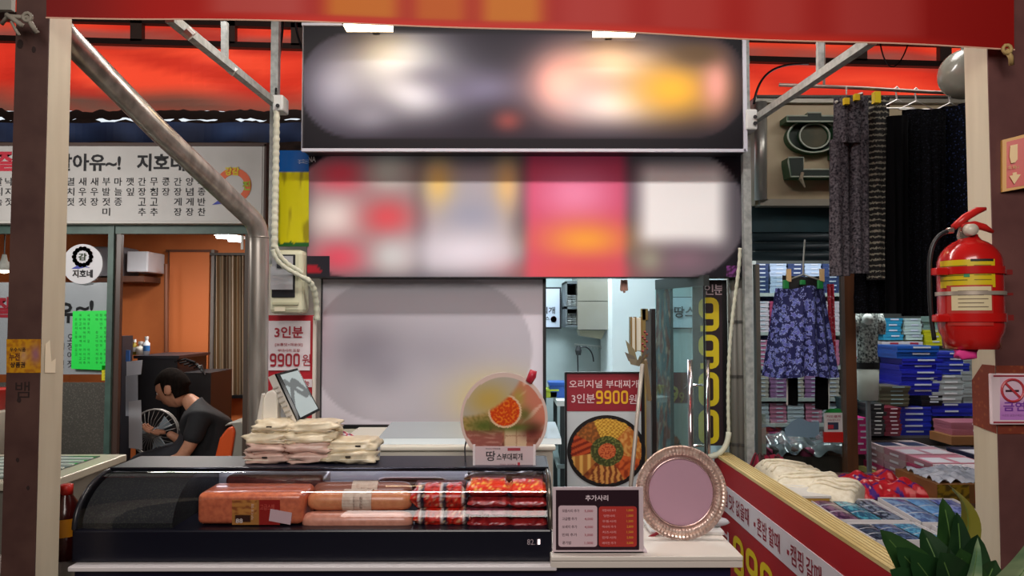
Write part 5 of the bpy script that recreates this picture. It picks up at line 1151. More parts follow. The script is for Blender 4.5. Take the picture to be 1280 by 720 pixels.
# bits at far left
t = thing('red_basin', 'red plastic basin at far left edge behind post', 'basin', at(5, 500, 3.4)); p = at(-8, 505, 3.4)
G().lathe([(.05, 0), (.085, .09), (.09, .095), (.08, .09)], (p.x, 3.4, at(0, 512, 3.4).z), 24).out('basin_body', M('b42a22', .4), t, smooth=True)
t2 = thing('stacked_tubs', 'white tubs stacked under red basin at far left edge', 'tub', (p.x, 3.4, 0))
zz = 0
g = G(); zt_ = at(0, 512, 3.4).z
for k in range(5): G().lathe([(.06, zt_/5*k), (.09, zt_/5*(k+1)-.01), (.095, zt_/5*(k+1))], (p.x, 3.4, 0), 20).out('tub', M('c4bcae' if k % 2 == 0 else '9c8f86', .5), t2, smooth=True)
wl = thing('hanging_lamp', 'small white cone lamp glowing at far left edge', 'lamp', at(8, 335, 4.6))
p = at(5, 338, 4.62); G().lathe([(.012, .10), (.02, .06), (.075, 0)], p, 20).out('shade', M('b8b8b0', .5), wl, smooth=True); G().lathe([(0, -.02), (.03, -.012), (.04, 0), (0, .01)], p, 14).out('bulb', M('ffe6c4', .4, emit=7), wl)
G().tube([p+Vector((0, 0, .1)), (p.x, p.y, 2.33)], .004, 6).out('cord', BLACK, wl)
# second small lamp reflected on mullion: a real wall spot
# ================================================================ RIGHT SHOP
YL = 3.95
lb = thing('lightbox_sign', 'weathered cream sign box with green channel letter 한', 'sign', at(1080, 255, YL))
G().pbox(944, 1230, 127, 256, YL, .18).out('box_face', M('c4b698', .55, 0, 'noise', 3, 'a8977a', .4), lb)
g = G().tube([at(951, 128, YL-.02), at(951, 250, YL-.02)], .033, 12); g.out('metal_edge', M('c8c6c0', .3, .6, 'streak', 30, 'a8a6a0'), lb, smooth=True)
g = G().pbox(944, 1230, 122, 128, YL-.03, .2); g.pbox(950, 1230, 249, 257, YL-.03, .2); g.out('frame', M('a39e92', .4, .3), lb)
g = G().pbox(946, 1230, 119, 123, YL-.03, .2); g.out('top_lip', M('55504a', .5), lb)
GRN = M('2c5c3c', .45); BIN = M('14241c', .6); RIM = M('a9b2a4', .4)
def chan(outline, name='letter_stroke'):
    P = [at(x, y, YL-.10) for x, y in outline]
    G().poly(P, (0, .095, 0)).out(name, GRN, lb)
    c = sum(P, Vector())/len(P); G().tube([p+Vector((0, -.003, 0)) for p in P], .0045, 5, closed=True).out('letter_rim', RIM, lb)
    G().poly([c+(p-c)*.93+Vector((0, -.0015, 0)) for p in P], (0, .001, 0)).out('letter_face', BIN, lb)
chan([(1009, 145), (1009, 141), (1026, 141), (1026, 145), (1060, 145), (1060, 152), (983, 152), (983, 145)][::-1])
chan([(985, 203), (985, 197), (1004, 197), (1004, 212), (1060, 212), (1060, 221), (988, 221)][::-1])
chan([(1044, 145), (1052, 145), (1052, 196), (1044, 196)][::-1])
for rx, ry, nm in ((32, 21, 'outer'), (19, 16, 'inner')):
    cc_ = at(1018 if nm == 'inner' else 1016, 170, YL-.06); k_ = (YL-.06)/F
    pts = [cc_+Vector((rx*k_*math.cos(i*.157), 0, ry*k_*math.sin(i*.157))) for i in range(40)]
    g = G()
    for i in range(40):
        a, b = pts[i], pts[(i+1) % 40]; g.hexa([a, b, cc_+(b-cc_)*.93, cc_+(a-cc_)*.93], (0, .06, 0))
    g.out('letter_ring', GRN, lb); G().tube([p+Vector((0, -.003, 0)) for p in pts], .005, 5, closed=True).out('letter_rim', RIM, lb)
    if nm == 'outer': G().poly([cc_+(p-cc_)*.95+Vector((0, .03, 0)) for p in pts][::-1], (0, .002, 0)).out('letter_face', BIN, lb)
    else: G().poly([cc_+(p-cc_)*.9+Vector((0, .01, 0)) for p in pts][::-1], (0, .002, 0)).out('letter_face', M('4a4630', .6, 0, 'noise', 8, '2a3424'), lb)
G().tube([at(1003, 216, YL-.11), at(1001, 224, YL-.12), at(1006, 234, YL-.12)], [.009, .012, .004], 6).out('torn_tape', M('8a806c', .7), lb)
# teal fascia and shutter rolls
tf = thing('teal_fascia', 'dark teal fascia board under the cream sign box', 'fascia', at(1080, 290, 4.0)); G().pbox(940, 1240, 257, 290, 4.0, .1).out('board', M('1f4048', .5, 0, 'noise', 4, '183238'), tf)
rs = thing('roller_shutter', 'rolled up dark shutter with horizontal slats under teal fascia', 'shutter', at(1080, 326, 4.0))
for i, (y0, y1) in enumerate(((290, 303), (303, 314), (314, 326))): c = at(940, (y0+y1)/2, 4.02); d_ = at(1240, (y0+y1)/2, 4.02); G().tube([c, d_], (y1-y0)/2*4.02/F, 12).out('slat', M('26343a', .4, .2), rs, smooth=True)
# hanging rail and clothes
YH = 3.1
hr_ = thing('hanging_rail', 'thin steel rail carrying dark clothes over the stall', 'rail', at(1080, 110, YH))
G().tube([at(974, 106, YH), at(1075, 110, YH), at(1160, 115, YH), at(1235, 118, YH)], .008, 8).out('rail', M('8a7a72', .4, .5), hr_, smooth=True)
G().bar(at(1226, 118, YH), at(1226, 30, YH), .02).out('rail_hook', M('6a605a', .5), hr_); G().bar(at(1030, 108, YH), at(1030, 30, YH), .008).out('rail_hook', M('6a605a', .5), hr_)
def hanger(px, py, spread, label, grp='wire hangers on the rail', Y=YH, dz=24):
    t = thing('hanger', label, 'hanger', at(px, py, Y), grp)
    c = at(px, py, Y); k = Y/F
    G().tube([c+Vector((.012, 0, -.012)), c+Vector((.012, 0, 0)), c+Vector((0, 0, .012)), c+Vector((-.01, 0, .004)), c+Vector((-.004, 0, -.01)), c+Vector((0, 0, -14*k))], .0035, 6).out('hook', M('b8b4b0', .3, .3), t)
    G().tube([c+Vector((-spread*k, 0, -dz*k)), c+Vector((0, 0, -13*k)), c+Vector((spread*k, 0, -dz*k)), c+Vector((-spread*k, 0, -dz*k))], .0035, 6).out('shoulder_wire', M('b8b4b0', .3, .3), t)
for px, lab in ((1121, 'bare wire hanger right of the striped trousers'), (1145, 'wire hanger over the middle dark skirts'), (1187, 'wire hanger nearest the round lamp')): hanger(px, 112+(px-1121)*.06, 22, lab)
def cloth(name, label, cat, x0, x1, y0, y1, Y, mat, parent=None, folds=5, amp=.012, nx=40, ny=14, wtop=1.0, cx=None, grp=None, bot=0, part='cloth', d=.05):
    t = parent or thing(name, label, cat, at((x0+x1)/2, y1, Y), grp)
    m_ = (x0+x1)/2; g = G()
    for side in (0, 1):
        def q(u, v):
            w = wtop+(1-wtop)*(1-v); x = m_+(x0-m_+(x1-x0)*u)*w; p = at(x, y1+(y0-y1)*v+bot*math.sin(u*math.pi*folds)*(1-v), Y)
            e = math.sin(math.pi*u)**.5 if 0 < u < 1 else 0
            return (p.x, Y+(1 if side else -1)*(d*.5*e)+amp*math.sin(u*math.pi*2*folds+v*1.5)*(1.1-v)*(1 if 0 < u < 1 else 0)+.006*nz(u*6, v*7, side), p.z)
        b = len(g.v); g.grid(nx, ny, q)
        if side: g.f = g.f[:nx*ny]+[f[::-1] for f in g.f[nx*ny:]]
    g.out(part, mat, t, smooth=True); return t
TW = M('1c1a20', .95, 0, 'noise', 110, '5a555a', .52, .3)
tt = thing('tweed_trousers', 'grey speckled trousers hanging from hanger with yellow clip', 'trousers', at(1062, 345, 3.05), 'clothes on the rail')
cloth('', '', '', 1037, 1062, 175, 345, 3.05, TW, tt, 2, .008, 24, 14, part='trouser_leg'); cloth('', '', '', 1062, 1086, 175, 342, 3.05, TW, tt, 2, .008, 24, 14, part='trouser_leg'); cloth('', '', '', 1041, 1086, 122, 180, 3.05, TW, tt, 3, .006, 30, 8, wtop=.95, part='waist', d=.06)
g = G().tube([at(1058, 108, 3.05), at(1058, 118, 3.05)], .003, 6); g.tube([at(1044, 128, 3.04), at(1078, 117, 3.04)], .007, 6); g.out('hanger_bar', M('9c9894', .4), tt)
for x, y in ((1059, 126), (1072, 121)): G().pbox(x-3, x+3, y-4, y+4, 3.0, .02).out('yellow_clip', M('c8a820', .4), tt)
st_ = bpy.data.materials.new('stripe'); st_.use_nodes = True; nt = st_.node_tree; b_ = nt.nodes['Principled BSDF']; b_.inputs['Roughness'].default_value = .9
tc = nt.nodes.new('ShaderNodeTexCoord'); wv = nt.nodes.new('ShaderNodeTexWave'); wv.bands_direction = 'Z'; wv.inputs['Scale'].default_value = 13; wv.inputs['Distortion'].default_value = 3; wv.inputs['Detail'].default_value = 4; wv.inputs['Detail Scale'].default_value = 9
rp_ = nt.nodes.new('ShaderNodeValToRGB'); rp_.color_ramp.elements[0].position = .72; rp_.color_ramp.elements[0].color = lin('0e0d0f'); rp_.color_ramp.elements[1].position = .95; rp_.color_ramp.elements[1].color = lin('8a8678')
nt.links.new(tc.outputs['Object'], wv.inputs['Vector']); nt.links.new(wv.outputs['Color'], rp_.inputs[0]); nt.links.new(rp_.outputs[0], b_.inputs['Base Color'])
t = cloth('striped_trousers', 'black trousers with broken white stripes hanging beside the speckled pair', 'trousers', 1084, 1113, 122, 350, 3.12, st_, folds=2, amp=.008, wtop=.9, grp='clothes on the rail', part='trouser_cloth'); G().pbox(1094, 1101, 114, 128, 3.06, .03).out('yellow_clip', M('d4bc24', .4), t)
NV = M('040407', .95, 0, 'speck', 110, '20242e', .16, .3); NV2 = M('05060e', .95, 0, 'speck', 90, '2c3860', .18, .3)
for i, (x0, x1, y0, y1, m_, lab) in enumerate(((1108, 1135, 146, 392, M('040406', .95), 'plain black skirt right of the striped trousers'), (1128, 1160, 138, 395, NV, 'black dotted skirt in the middle of the rail'),
                                    (1152, 1182, 138, 394, NV, 'glittery black skirt left of the navy one'), (1176, 1205, 134, 392, NV2, 'navy sequinned skirt under hanger near the lamp'), (1198, 1226, 130, 390, NV2, 'navy skirt at the right end of rail beside post'))):
    cloth('skirt', lab, 'skirt', x0, x1, y0, y1, 3.08+.03*(i % 2), m_, folds=3, amp=.012, grp='clothes on the rail', part='skirt_cloth')
cloth('trousers', 'short black dotted garment hanging below the striped trousers', 'trousers', 1068, 1112, 335, 392, 3.2, NV, folds=3, grp='clothes on the rail', part='skirt_cloth')
gl_ = thing('globe_lamp', 'grey round globe lamp under the red banner at right', 'lamp', at(1206, 93, 2.9)); c = at(1206, 93, 2.9); k = 31*2.9/F
G().lathe([(k*math.sin(i*math.pi/20), -k*math.cos(i*math.pi/20)) for i in range(21)], c, 32).out('globe', M('86867c', .25, coat=.4), gl_, smooth=True); G().tube([c+Vector((0, 0, k*.95)), c+Vector((0, 0, .8))], .012, 8).out('stem', M('6c6c68'), gl_)
# wood post
wp = thing('wooden_post', 'thin brown wooden post standing between skirt and boxes', 'post', at(1055, 640, 3.6)); a = at(1049, 0, 3.6); b = at(1062, 0, 3.6); G().box(a.x, b.x, 3.6, 3.66, 0, at(0, 340, 3.6).z).out('post_shaft', M('6a4228', .5, 0, 'streak', 14, '4a2c1a'), wp)
# glass panel with card sign
gp = thing('glass_panel', 'clear glass panel with steel edge in front of the display shelves', 'glass panel', at(995, 640, 3.62)); G().box(at(944, 0, 3.64).x, a.x, 3.64, 3.646, .5, at(0, 345, 3.64).z).out('pane', GLASS, gp); G().box(at(939, 0, 3.63).x, at(944, 0, 3.63).x, 3.62, 3.66, 0, at(0, 330, 3.63).z).out('steel_edge', M('77736a', .4, .4), gp); G().box(at(944, 0, 3.64).x, a.x, 3.635, 3.655, .47, .5).out('bottom_rail', M('77736a', .4, .4), gp)
cs = thing('card_sign', 'white card payment sign with green top and red base', 'sign', at(1041, 553, 3.6))
G().pbox(1031, 1053, 516, 543, 3.6, .01).out('white_face', M('d8d4d4', .4), cs); G().poly([at(x, y, 3.6) for x, y in ((1031, 516), (1053, 516), (1050, 511), (1036, 511))], (0, .01, 0)).out('green_top', M('1c8a3c', .4), cs)
G().pbox(1030, 1054, 540, 553, 3.598, .012).out('red_base', M('c82420', .4), cs); G().pbox(1035, 1048, 528, 537, 3.597, .002).out('card_picture', M('2a3450'), cs); G().pbox(1035, 1042, 531, 536, 3.5965, .001).out('card_picture', M('b03040'), cs)
g = G(); text('카드결제', at(1042, 520.5, 3.597), .07, .012, None, g=g, bold=.01); text('가능합니다', at(1042, 525, 3.597), .065, .010, None, g=g); g.out('lettering', M('a04060'), cs)
tag(G().poly([at(x, y, 3.62) for x, y in ((982, 545), (981, 536), (990, 527), (1000, 522), (1013, 528), (1024, 527), (1024, 542), (1018, 547))], (0, .004, 0)).out('cloud_sign', M('7c9ab0', .5)), 'pale blue cloud shaped sign on the glass panel', 'sign')
# skirt on display
ds = thing('display_skirt', 'navy skirt with white pink floral pattern on green clips', 'skirt', at(1000, 470, 3.5))
fl = bpy.data.materials.new('floral'); fl.use_nodes = True; nt = fl.node_tree; b_ = nt.nodes['Principled BSDF']; b_.inputs['Roughness'].default_value = .8
tc = nt.nodes.new('ShaderNodeTexCoord'); vo = nt.nodes.new('ShaderNodeTexVoronoi'); vo.inputs['Scale'].default_value = 38; n1_ = nt.nodes.new('ShaderNodeTexNoise'); n1_.inputs['Scale'].default_value = 55; n1_.inputs['Distortion'].default_value = 2
mxn = nt.nodes.new('ShaderNodeMath'); mxn.operation = 'MULTIPLY_ADD'; mxn.inputs[1].default_value = .7
rp_ = nt.nodes.new('ShaderNodeValToRGB'); e_ = rp_.color_ramp.elements; e_[0].position = .0; e_[0].color = lin('7a5a8c'); e_[1].position = .92; e_[1].color = lin('10144e')
x_ = e_.new(.70); x_.color = lin('505cae'); x_ = e_.new(.80); x_.color = lin('98a2d8')
x_ = e_.new(.825); x_.color = lin('10144e')
nt.links.new(tc.outputs['Object'], vo.inputs['Vector']); nt.links.new(tc.outputs['Object'], n1_.inputs['Vector']); nt.links.new(vo.outputs['Distance'], mxn.inputs[0]); nt.links.new(n1_.outputs['Fac'], mxn.inputs[2]); nt.links.new(mxn.outputs[0], rp_.inputs[0]); nt.links.new(rp_.outputs[0], b_.inputs['Base Color'])
m_ = 1001; g = G()
def sq(u, v): w = 29+17*(1-v)**1.1; p = at(m_+w*(2*u-1), 470-110*v+2*math.sin(u*9), 3.5); return (p.x, 3.5-.10*math.sin(math.pi*u)+.018*math.sin(u*30)*(1.1-v), p.z)
G().grid(80, 20, sq).grid(20, 6, lambda u, v: (lambda p: (p.x, 3.53, p.z))(at(m_+(29+17*(1-v))*(2*u-1), 470-110*v, 3.5))).out('skirt_cloth', fl, ds, smooth=True)
G().grid(20, 4, lambda u, v: (lambda p: (p.x, 3.5-.06*math.sin(math.pi*u), p.z))(at(978+50*u, 362-18*v+3*math.sin(math.pi*u)*v, 3.5))).out('waistband', M('0a0a0c', .8), ds, smooth=True)
for x, y in ((983, 355), (1026, 355), (1004, 352)): G().pbox(x-3.5, x+3.5, y-5 if x != 1004 else y-2, y+6 if x != 1004 else y+4, 3.40, .015).out('green_clip', M('1f7a3c', .4), ds, bevel=.004)
for x in (986.5, 1028): G().pbox(x-2.5, x+2.5, 336, 352, 3.40, .012).out('wood_peg', M('c8a878', .6), ds)
G().tube([at(980, 352, 3.42), at(1004, 343, 3.42), at(1030, 352, 3.42)], .004, 6).out('hanger_wire', M('9a9a94', .3, .5), ds); G().tube([at(1004, 343, 3.42), at(1004, 330, 3.42), at(1006, 300, 3.5)], .004, 6).out('hanger_hook', M('9a9a94', .3, .5), ds)
tag(G().grid(14, 14, lambda u, v: (lambda p: (p.x, 3.62+.012*math.sin(u*14), p.z))(at(1034+9*u+3*(1-v), 455-100*v, 3.62))).out('red_skirt', M('a82438', .8, 0, 'speck', 70, 'd8b0b8', .35), smooth=True), 'red and white patterned skirt edge behind the navy floral skirt', 'skirt')
lg = thing('leggings', 'black leggings legs hanging under the floral skirt', 'leggings', at(1010, 512, 3.58))
for x0, x1, y1 in ((985, 997, 506), (1019, 1035, 511)): cloth('', '', '', x0, x1, 462, y1, 3.58, M('08080a', .9), lg, 1, .002, 12, 6, part='legging_leg', d=.06); G().tube([at(x0-1 if x0 < 1000 else x1+1, 465, 3.57), at(x0-1 if x0 < 1000 else x1+1, y1, 3.57)], .004, 5).out('white_piping', M('d4d4d0'), lg)
# ---- box builder
def hash_(c): return sum(ord(x) for x in c)
def box_proto(w, d, h, c, lab_c='d8d8e0', side='front'):
    t = thing('box', '', 'box', (0, 0, 0))
    g = G().box(-w/2, w/2, 0, d, 0, h*.62); g.box(-w/2-.003, w/2+.003, -.003, d+.003, h*.55, h*.97); g.out('carton', M(c, .4), t)
    if side == 'front': G().box(-w*.12, w*.30, -.005, -.003, h*.62, h*.88).out('end_label', M(lab_c, .5), t)
    else:
        G().box(-w/2-.005, -w/2-.003, d*.3, d*.7, h*.2, h*.5).out('end_label', M(lab_c, .5), t); G().box(-w*.40, w*.40, d*.08, d*.66, h*.97, h*1.0).out('lid_print', M(('c9c2c4', '2c3248')[hash_(c) % 2], .4), t)
    return t
BOXES = {}
ORD = ('lowest', 'second lowest', 'third lowest', 'fourth lowest', 'fifth lowest', 'sixth lowest', 'seventh lowest', 'eighth lowest', 'ninth lowest')
def stack(px, py, Y, w, h, n, c, label, grp, d=.3, lc='c8ccd8', jit=.01, side='front', z0=None, x0=None, rz=0, lv=None, nl=None):
    key = (round(w, 3), round(h, 3), c, d, lc, side); p = at(px, py, Y); z = p.z if z0 is None else z0; x = p.x if x0 is None else x0
    for k in range(n):
        if key not in BOXES:
            t = BOXES[key] = box_proto(w, d, h, c, lc, side); t.location = (x+random.uniform(-jit, jit), Y+random.uniform(-jit, jit)*.5, z+k*h); t.rotation_euler = (0, 0, rz+random.uniform(-.02, .02))
        else:
            t = dup(BOXES[key], (x+random.uniform(-jit, jit), Y+random.uniform(-jit, jit)*.5, z+k*h), rz=rz+random.uniform(-.02, .02))
        kk, nn_ = (k, n) if lv is None else (lv, nl)
        t['label'] = (label if nn_ == 1 else ('topmost ' if kk == nn_-1 else ORD[kk]+' ')+label); t['group'] = grp
# shelf unit on back wall
def shelf(name, label, px0, px1, pys, Y, d=.45):
    t = thing(name, label, 'shelf', at((px0+px1)/2, 640, Y)); x0 = at(px0, 0, Y).x; x1 = at(px1, 0, Y).x
    for py in pys: z = at(0, py, Y).z; G().box(x0, x1, Y, Y+d, z-.025, z).out('shelf_board', M('b0b4ae', .5), t)
    zt = at(0, min(pys)-60, Y).z
    for x in (x0, x1): G().box(x-.015, x+.015, Y, Y+d, 0, zt).out('upright', M('a0a49e', .5), t)
    G().box(x0, x1, Y+d, Y+d+.01, 0, zt).out('back_board', M('565a58', .6), t); return t
Y5 = 5.4
shelf('display_shelf', 'tall shelf unit full of boxes behind the floral skirt', 938, 1058, (366, 415, 458, 498, 530, 575), Y5)
shelf('display_shelf', 'tall shelf unit with boxes behind the mannequin', 1062, 1240, (440,), Y5+.1)
def z_at(py, Y): return at(0, py, Y).z
u = Y5/F
rowdef = ((366, 40, 7, ('2c3c66', 'a8b8d0'), 'navy'), (415, 42, 7, ('b4486c', 'd2c0c8'), 'pink'), (458, 36, 6, ('c87a98', 'd0d4d0'), 'pale'), (498, 34, 6, ('9a6c96', 'b8aca0'), 'mauve'), (530, 28, 5, ('b8bcc0', 'c47890'), 'white'), (575, 38, 6, ('b44a78', '9c7458'), 'magenta'))
names = ('top', 'second', 'third', 'fourth', 'fifth', 'lowest')
for r, (py, hh, n, cc2, nm) in enumerate(rowdef):
    for k in range(5):
        x = 951+k*22; c = cc2[0] if (k+r) % 2 == 0 else cc2[1]
        stack(x, py, Y5+.02, 20*u, (hh/n)*u*.92, n, c, 'small box, %s shelf row behind skirt, %s stack' % (names[r], ('steel edge', 'second', 'middle', 'fourth', 'wooden post')[k]), 'boxes on shelf behind floral skirt', .26, jit=.004)
# boxes right of the wooden post
Y6 = 5.0; u6 = Y6/F
stack(1066, 460, Y6+.42, 12*u6, 8*u6, 8, 'b8c0c0', 'white box in narrow stack between wooden post and mannequin', 'boxes behind mannequin', lc='c04060'); stack(1070, 398, Y6+.42, 14*u6, 9*u6, 5, 'c86c84', 'pink box in narrow stack above mannequin shoulder', 'boxes behind mannequin', lc='e0e0e0')
stack(1115, 425, Y6+.4, 26*u6, 7.4*u6, 4, '2e8cae', 'cyan box in stack right of the mannequin', 'boxes on upper right shelf'); stack(1142, 425, Y6+.4, 22*u6, 7.4*u6, 4, 'b0c4bc', 'pale mint box stacked right of cyan boxes', 'boxes on upper right shelf'); stack(1167, 432, Y6+.4, 22*u6, 7*u6, 3, 'c8c424', 'yellow box stacked behind the fire extinguisher', 'boxes on upper right shelf'); stack(1195, 432, Y6+.4, 26*u6, 8*u6, 5, '8ca8a4', 'pale green box beside the yellow boxes', 'boxes on upper right shelf')
stack(1114, 438, Y6+.35, 27*u6, 12*u6, 1, 'c8c0c0', 'white box with red edge under cyan boxes', 'white and red boxes', lc='a02c3c'); stack(1142, 438, Y6+.35, 27*u6, 12*u6, 1, 'ccc8c8', 'white box with red edge under mint boxes', 'white and red boxes', lc='a02c3c')
bl = '2428a0'; bl2 = '1c50a4'
stack(1138, 545, Y6, 52*u6, 7.3*u6, 5, '2430a8', 'bright blue flat box in lowest part of left blue stack', 'blue flat boxes'); z = z_at(545, Y6)+5*7.3*u6
stack(1152, 0, Y6, 26*u6, 6.5*u6, 2, '17171c', 'black flat box in the middle of left blue stack', 'blue flat boxes', z0=z, x0=at(1152, 0, Y6).x); z += 2*6.5*u6
stack(1142, 0, Y6, 50*u6, 7.6*u6, 6, '2226a0', 'violet blue flat box in upper part of left stack', 'blue flat boxes', z0=z, x0=at(1140, 0, Y6).x, jit=.02); z += 6*7.6*u6
stack(1138, 0, Y6, 52*u6, 8*u6, 2, bl2, 'teal blue flat box on top of left blue stack', 'blue flat boxes', z0=z, x0=at(1138, 0, Y6).x)
stack(1185, 520, Y6, 40*u6, 8*u6, 2, '2228a0', 'blue flat box under the left silver stack', 'blue flat boxes'); stack(1184, 504, Y6, 38*u6, 7*u6, 5, 'a4aaaa', 'silver grey flat box in left silver stack', 'silver flat boxes', lc='dcdcdc'); z = z_at(504, Y6)+35*u6
stack(1181, 0, Y6, 40*u6, 7*u6, 4, '2a38a8', 'blue flat box on top of left silver stack', 'blue flat boxes', z0=z, x0=at(1181, 0, Y6).x)
stack(1222, 520, Y6, 36*u6, 8*u6, 2, '2228a0', 'blue flat box under the right silver stack', 'blue flat boxes'); stack(1222, 504, Y6, 36*u6, 8*u6, 7, '98a0a0', 'silver grey flat box in right silver stack near post', 'silver flat boxes', lc='dcdcdc')
stack(1076, 568, 4.7, 17*4.7/F, 7.6*4.7/F, 6, 'c02c78', 'magenta box in short stack beside wooden post', 'magenta boxes', .2)
stack(1096, 545, 4.8, 20*4.8/F, 5*4.8/F, 8, '2a2c2c', 'thin black and white packet in stack behind pink boxes', 'thin packets', .2, lc='d8dcd4'); stack(1116, 545, 4.8, 20*4.8/F, 5*4.8/F, 7, '6c1c2c', 'thin dark red packet in stack left of blue boxes', 'thin packets', .2, lc='d8ccd0')
stack(1080, 545, 4.95, 34*u6, 5*u6, 9, '24444c', 'thin dark teal packet in stack behind wooden post', 'thin packets', .2, lc='a8c0b8'); stack(1118, 508, 4.95, 36*u6, 5*u6, 5, '5c5844', 'olive folded packet in stack under mannequin', 'thin packets', .2, lc='88a0a0')
tbk = thing('shop_table', 'low display table carrying the flat box stacks', 'table', (2.9, 4.6, 0))
zq = .63; G().box(2.32, 4.4, 3.6, 5.38, zq-.03, zq).out('table_top', M('b8ac5c', .5), tbk)
for x, y in ((2.36, 3.65), (4.3, 3.65), (2.36, 5.34), (4.3, 5.34)): G().box(x, x+.05, y-.03, y+.02, 0, zq-.03).out('leg', M('4a3a2a'), tbk)
# rear low plinth for blue stacks
rp_t = thing('rear_plinth', 'dark plinth under the tall blue and silver stacks', 'plinth', at(1160, 640, 5.0)); xx0 = at(1060, 0, 5.0).x; G().box(xx0-.25, 4.2, 4.9, 5.4, zq+.0015, z_at(545, Y6)-.001).out('plinth_body', M('2c2420', .6), rp_t)
# rows of flat boxes receding, pinkish
cols_ = ('c49aa0', 'b8a0a0', 'b04468', 'c87a84')
for k in range(5):
    Yk = 4.78-.27*k
    for lv in range(4 if k < 4 else 3):
        c = ('9c2050', 'a87c84', 'b08c8c', ('c0acaa', 'b07c84')[k % 2])[lv] if k < 2 else ('22242e', '9c2048', 'a42450', ('b46c78', 'c8b8b8', '8c1c3c')[k-2])[lv]
        for rw_, xx_ in (('left', 2.425), ('right', 2.585)):
            cn_ = ('farthest', 'second', 'middle', 'fourth', 'nearest')[k]
            stack(0, 0, Yk-.12, .15, .042, 1, c if xx_ < 2.5 or lv else ('26304c', 'c8c0c0', 'b46c78', '26304c', '9c2048')[k], 'pinkish flat box, %s column in the %s line of front table boxes' % (cn_, rw_), 'flat boxes on the display table', .25, 'e0d4d8', .003, 'left', zq+lv*.042, xx_, lv=lv, nl=4 if k < 4 else 3)
for k in range(4):
    Yk = 4.7-.3*k; n = (3, 4, 4, 4)[k]
    for lv in range(n): [stack(0, 0, Yk-.1, .15, .045, 1, ('c8b4b0', 'b8a0a0', '26304c', '2c3a5c')[(lv+k) % 4] if lv < n-1 else ('d0d0d4', '20263c', 'd4cccc', '2a3a6c')[k], 'navy or white flat box, %s column, %s line of second table row' % (('farthest', 'second', 'third', 'nearest')[k], rw_), 'second row of flat boxes', .27, 'd8d8e0', .004, 'left', zq+lv*.045, xx_, lv=lv, nl=n) for rw_, xx_ in (('left', 2.78), ('right', 2.94))]
for k in range(3):
    for lv in range(5): stack(0, 0, 4.4-.35*k, .34, .045, 1, ('8c98a0', '2a3c78', 'c4c8d0', '1c2438', 'b8bcc4')[(lv+k) % 5], 'blue grey flat box in the rearmost table row, %s column' % ('far', 'middle', 'near')[k], 'third row of flat boxes', .3, 'd8d8e0', .01, 'left', zq+lv*.045, 3.26, lv=lv, nl=5)
z = zq+.18
cbx = thing('cardboard_tray', 'brown cardboard tray of maroon boxes above the pink rows', 'tray', (3.05, 4.75, zq+.18)); 
a = at(1170, 548, 4.4)
G().box(2.76, 3.14, 4.62, 4.86, zq+.182, zq+.235).out('tray_body', M('8a5a30', .7), cbx)
stack(0, 0, 4.66, .34, .04, 2, 'a4606c', 'maroon and pink box on the cardboard tray', 'boxes on cardboard tray', .2, 'dcd0d4', .004, 'front', zq+.236, 2.96)
# mannequin
mq = thing('mannequin', 'headless mannequin in black white patterned top and pale trousers', 'mannequin', at(1084, 640, 4.6)); YM = 4.55; um = YM/F
PT = M('dce4dc', .8, 0, 'noise', 75, '10181a', .5)
def ring(rows, c):
    g = G(); n = 24
    for y, rx, ry, dx in rows:
        for k in range(n): an_ = 2*math.pi*k/n; p = at(1084+dx, y, YM); g.v.append(Vector((p.x+rx*um*math.cos(an_), YM+ry*um*math.sin(an_), p.z)))
    for i in range(len(rows)-1):
        for k in range(n): g.f.append((i*n+k, i*n+(k+1) % n, (i+1)*n+(k+1) % n, (i+1)*n+k))
    g.f.append(tuple(range(n))[::-1]); g.f.append(tuple((len(rows)-1)*n+k for k in range(n))); return g
ring([(456, 14, 9, 1), (440, 12, 8, 0), (425, 13, 9, 0), (408, 15, 10, -1), (395, 16, 9, -1), (389, 14, 7, -1), (386, 6, 5, 0)], 0).out('patterned_top', PT, mq, smooth=True)
for s in (-1, 1): G().tube([at(1084+s*13, 393, YM), at(1084+s*16, 405, YM), at(1084+s*16, 418, YM)], [.03, .035, .03], 12).out('sleeve', PT, mq, smooth=True)
G().lathe([(0, .03), (.025, .024), (.035, 0), (.025, -.024), (0, -.03)], at(1085, 399, YM-.085), 16, 'y').out('white_pendant', M('d8dcd4', .4), mq, smooth=True)
ring([(461, 14, 9, 1), (453, 14.3, 9.3, 1)], 0).out('black_belt', M('0c0c0e', .7), mq)
ring([(500, 12, 9, 1), (480, 13, 9, 1), (460, 13.5, 8.8, 1)], 0).out('pale_trousers', M('b8bcb0', .7), mq, smooth=True); p = at(1085, 500, YM); G().tube([(p.x, YM, 0), (p.x, YM, p.z)], .015, 8).out('stand_pole', M('88888a', .3, .6), mq); G().lathe([(.14, 0), (.12, .02)], (p.x, YM, 0), 20).out('stand_base', M('55555a'), mq)
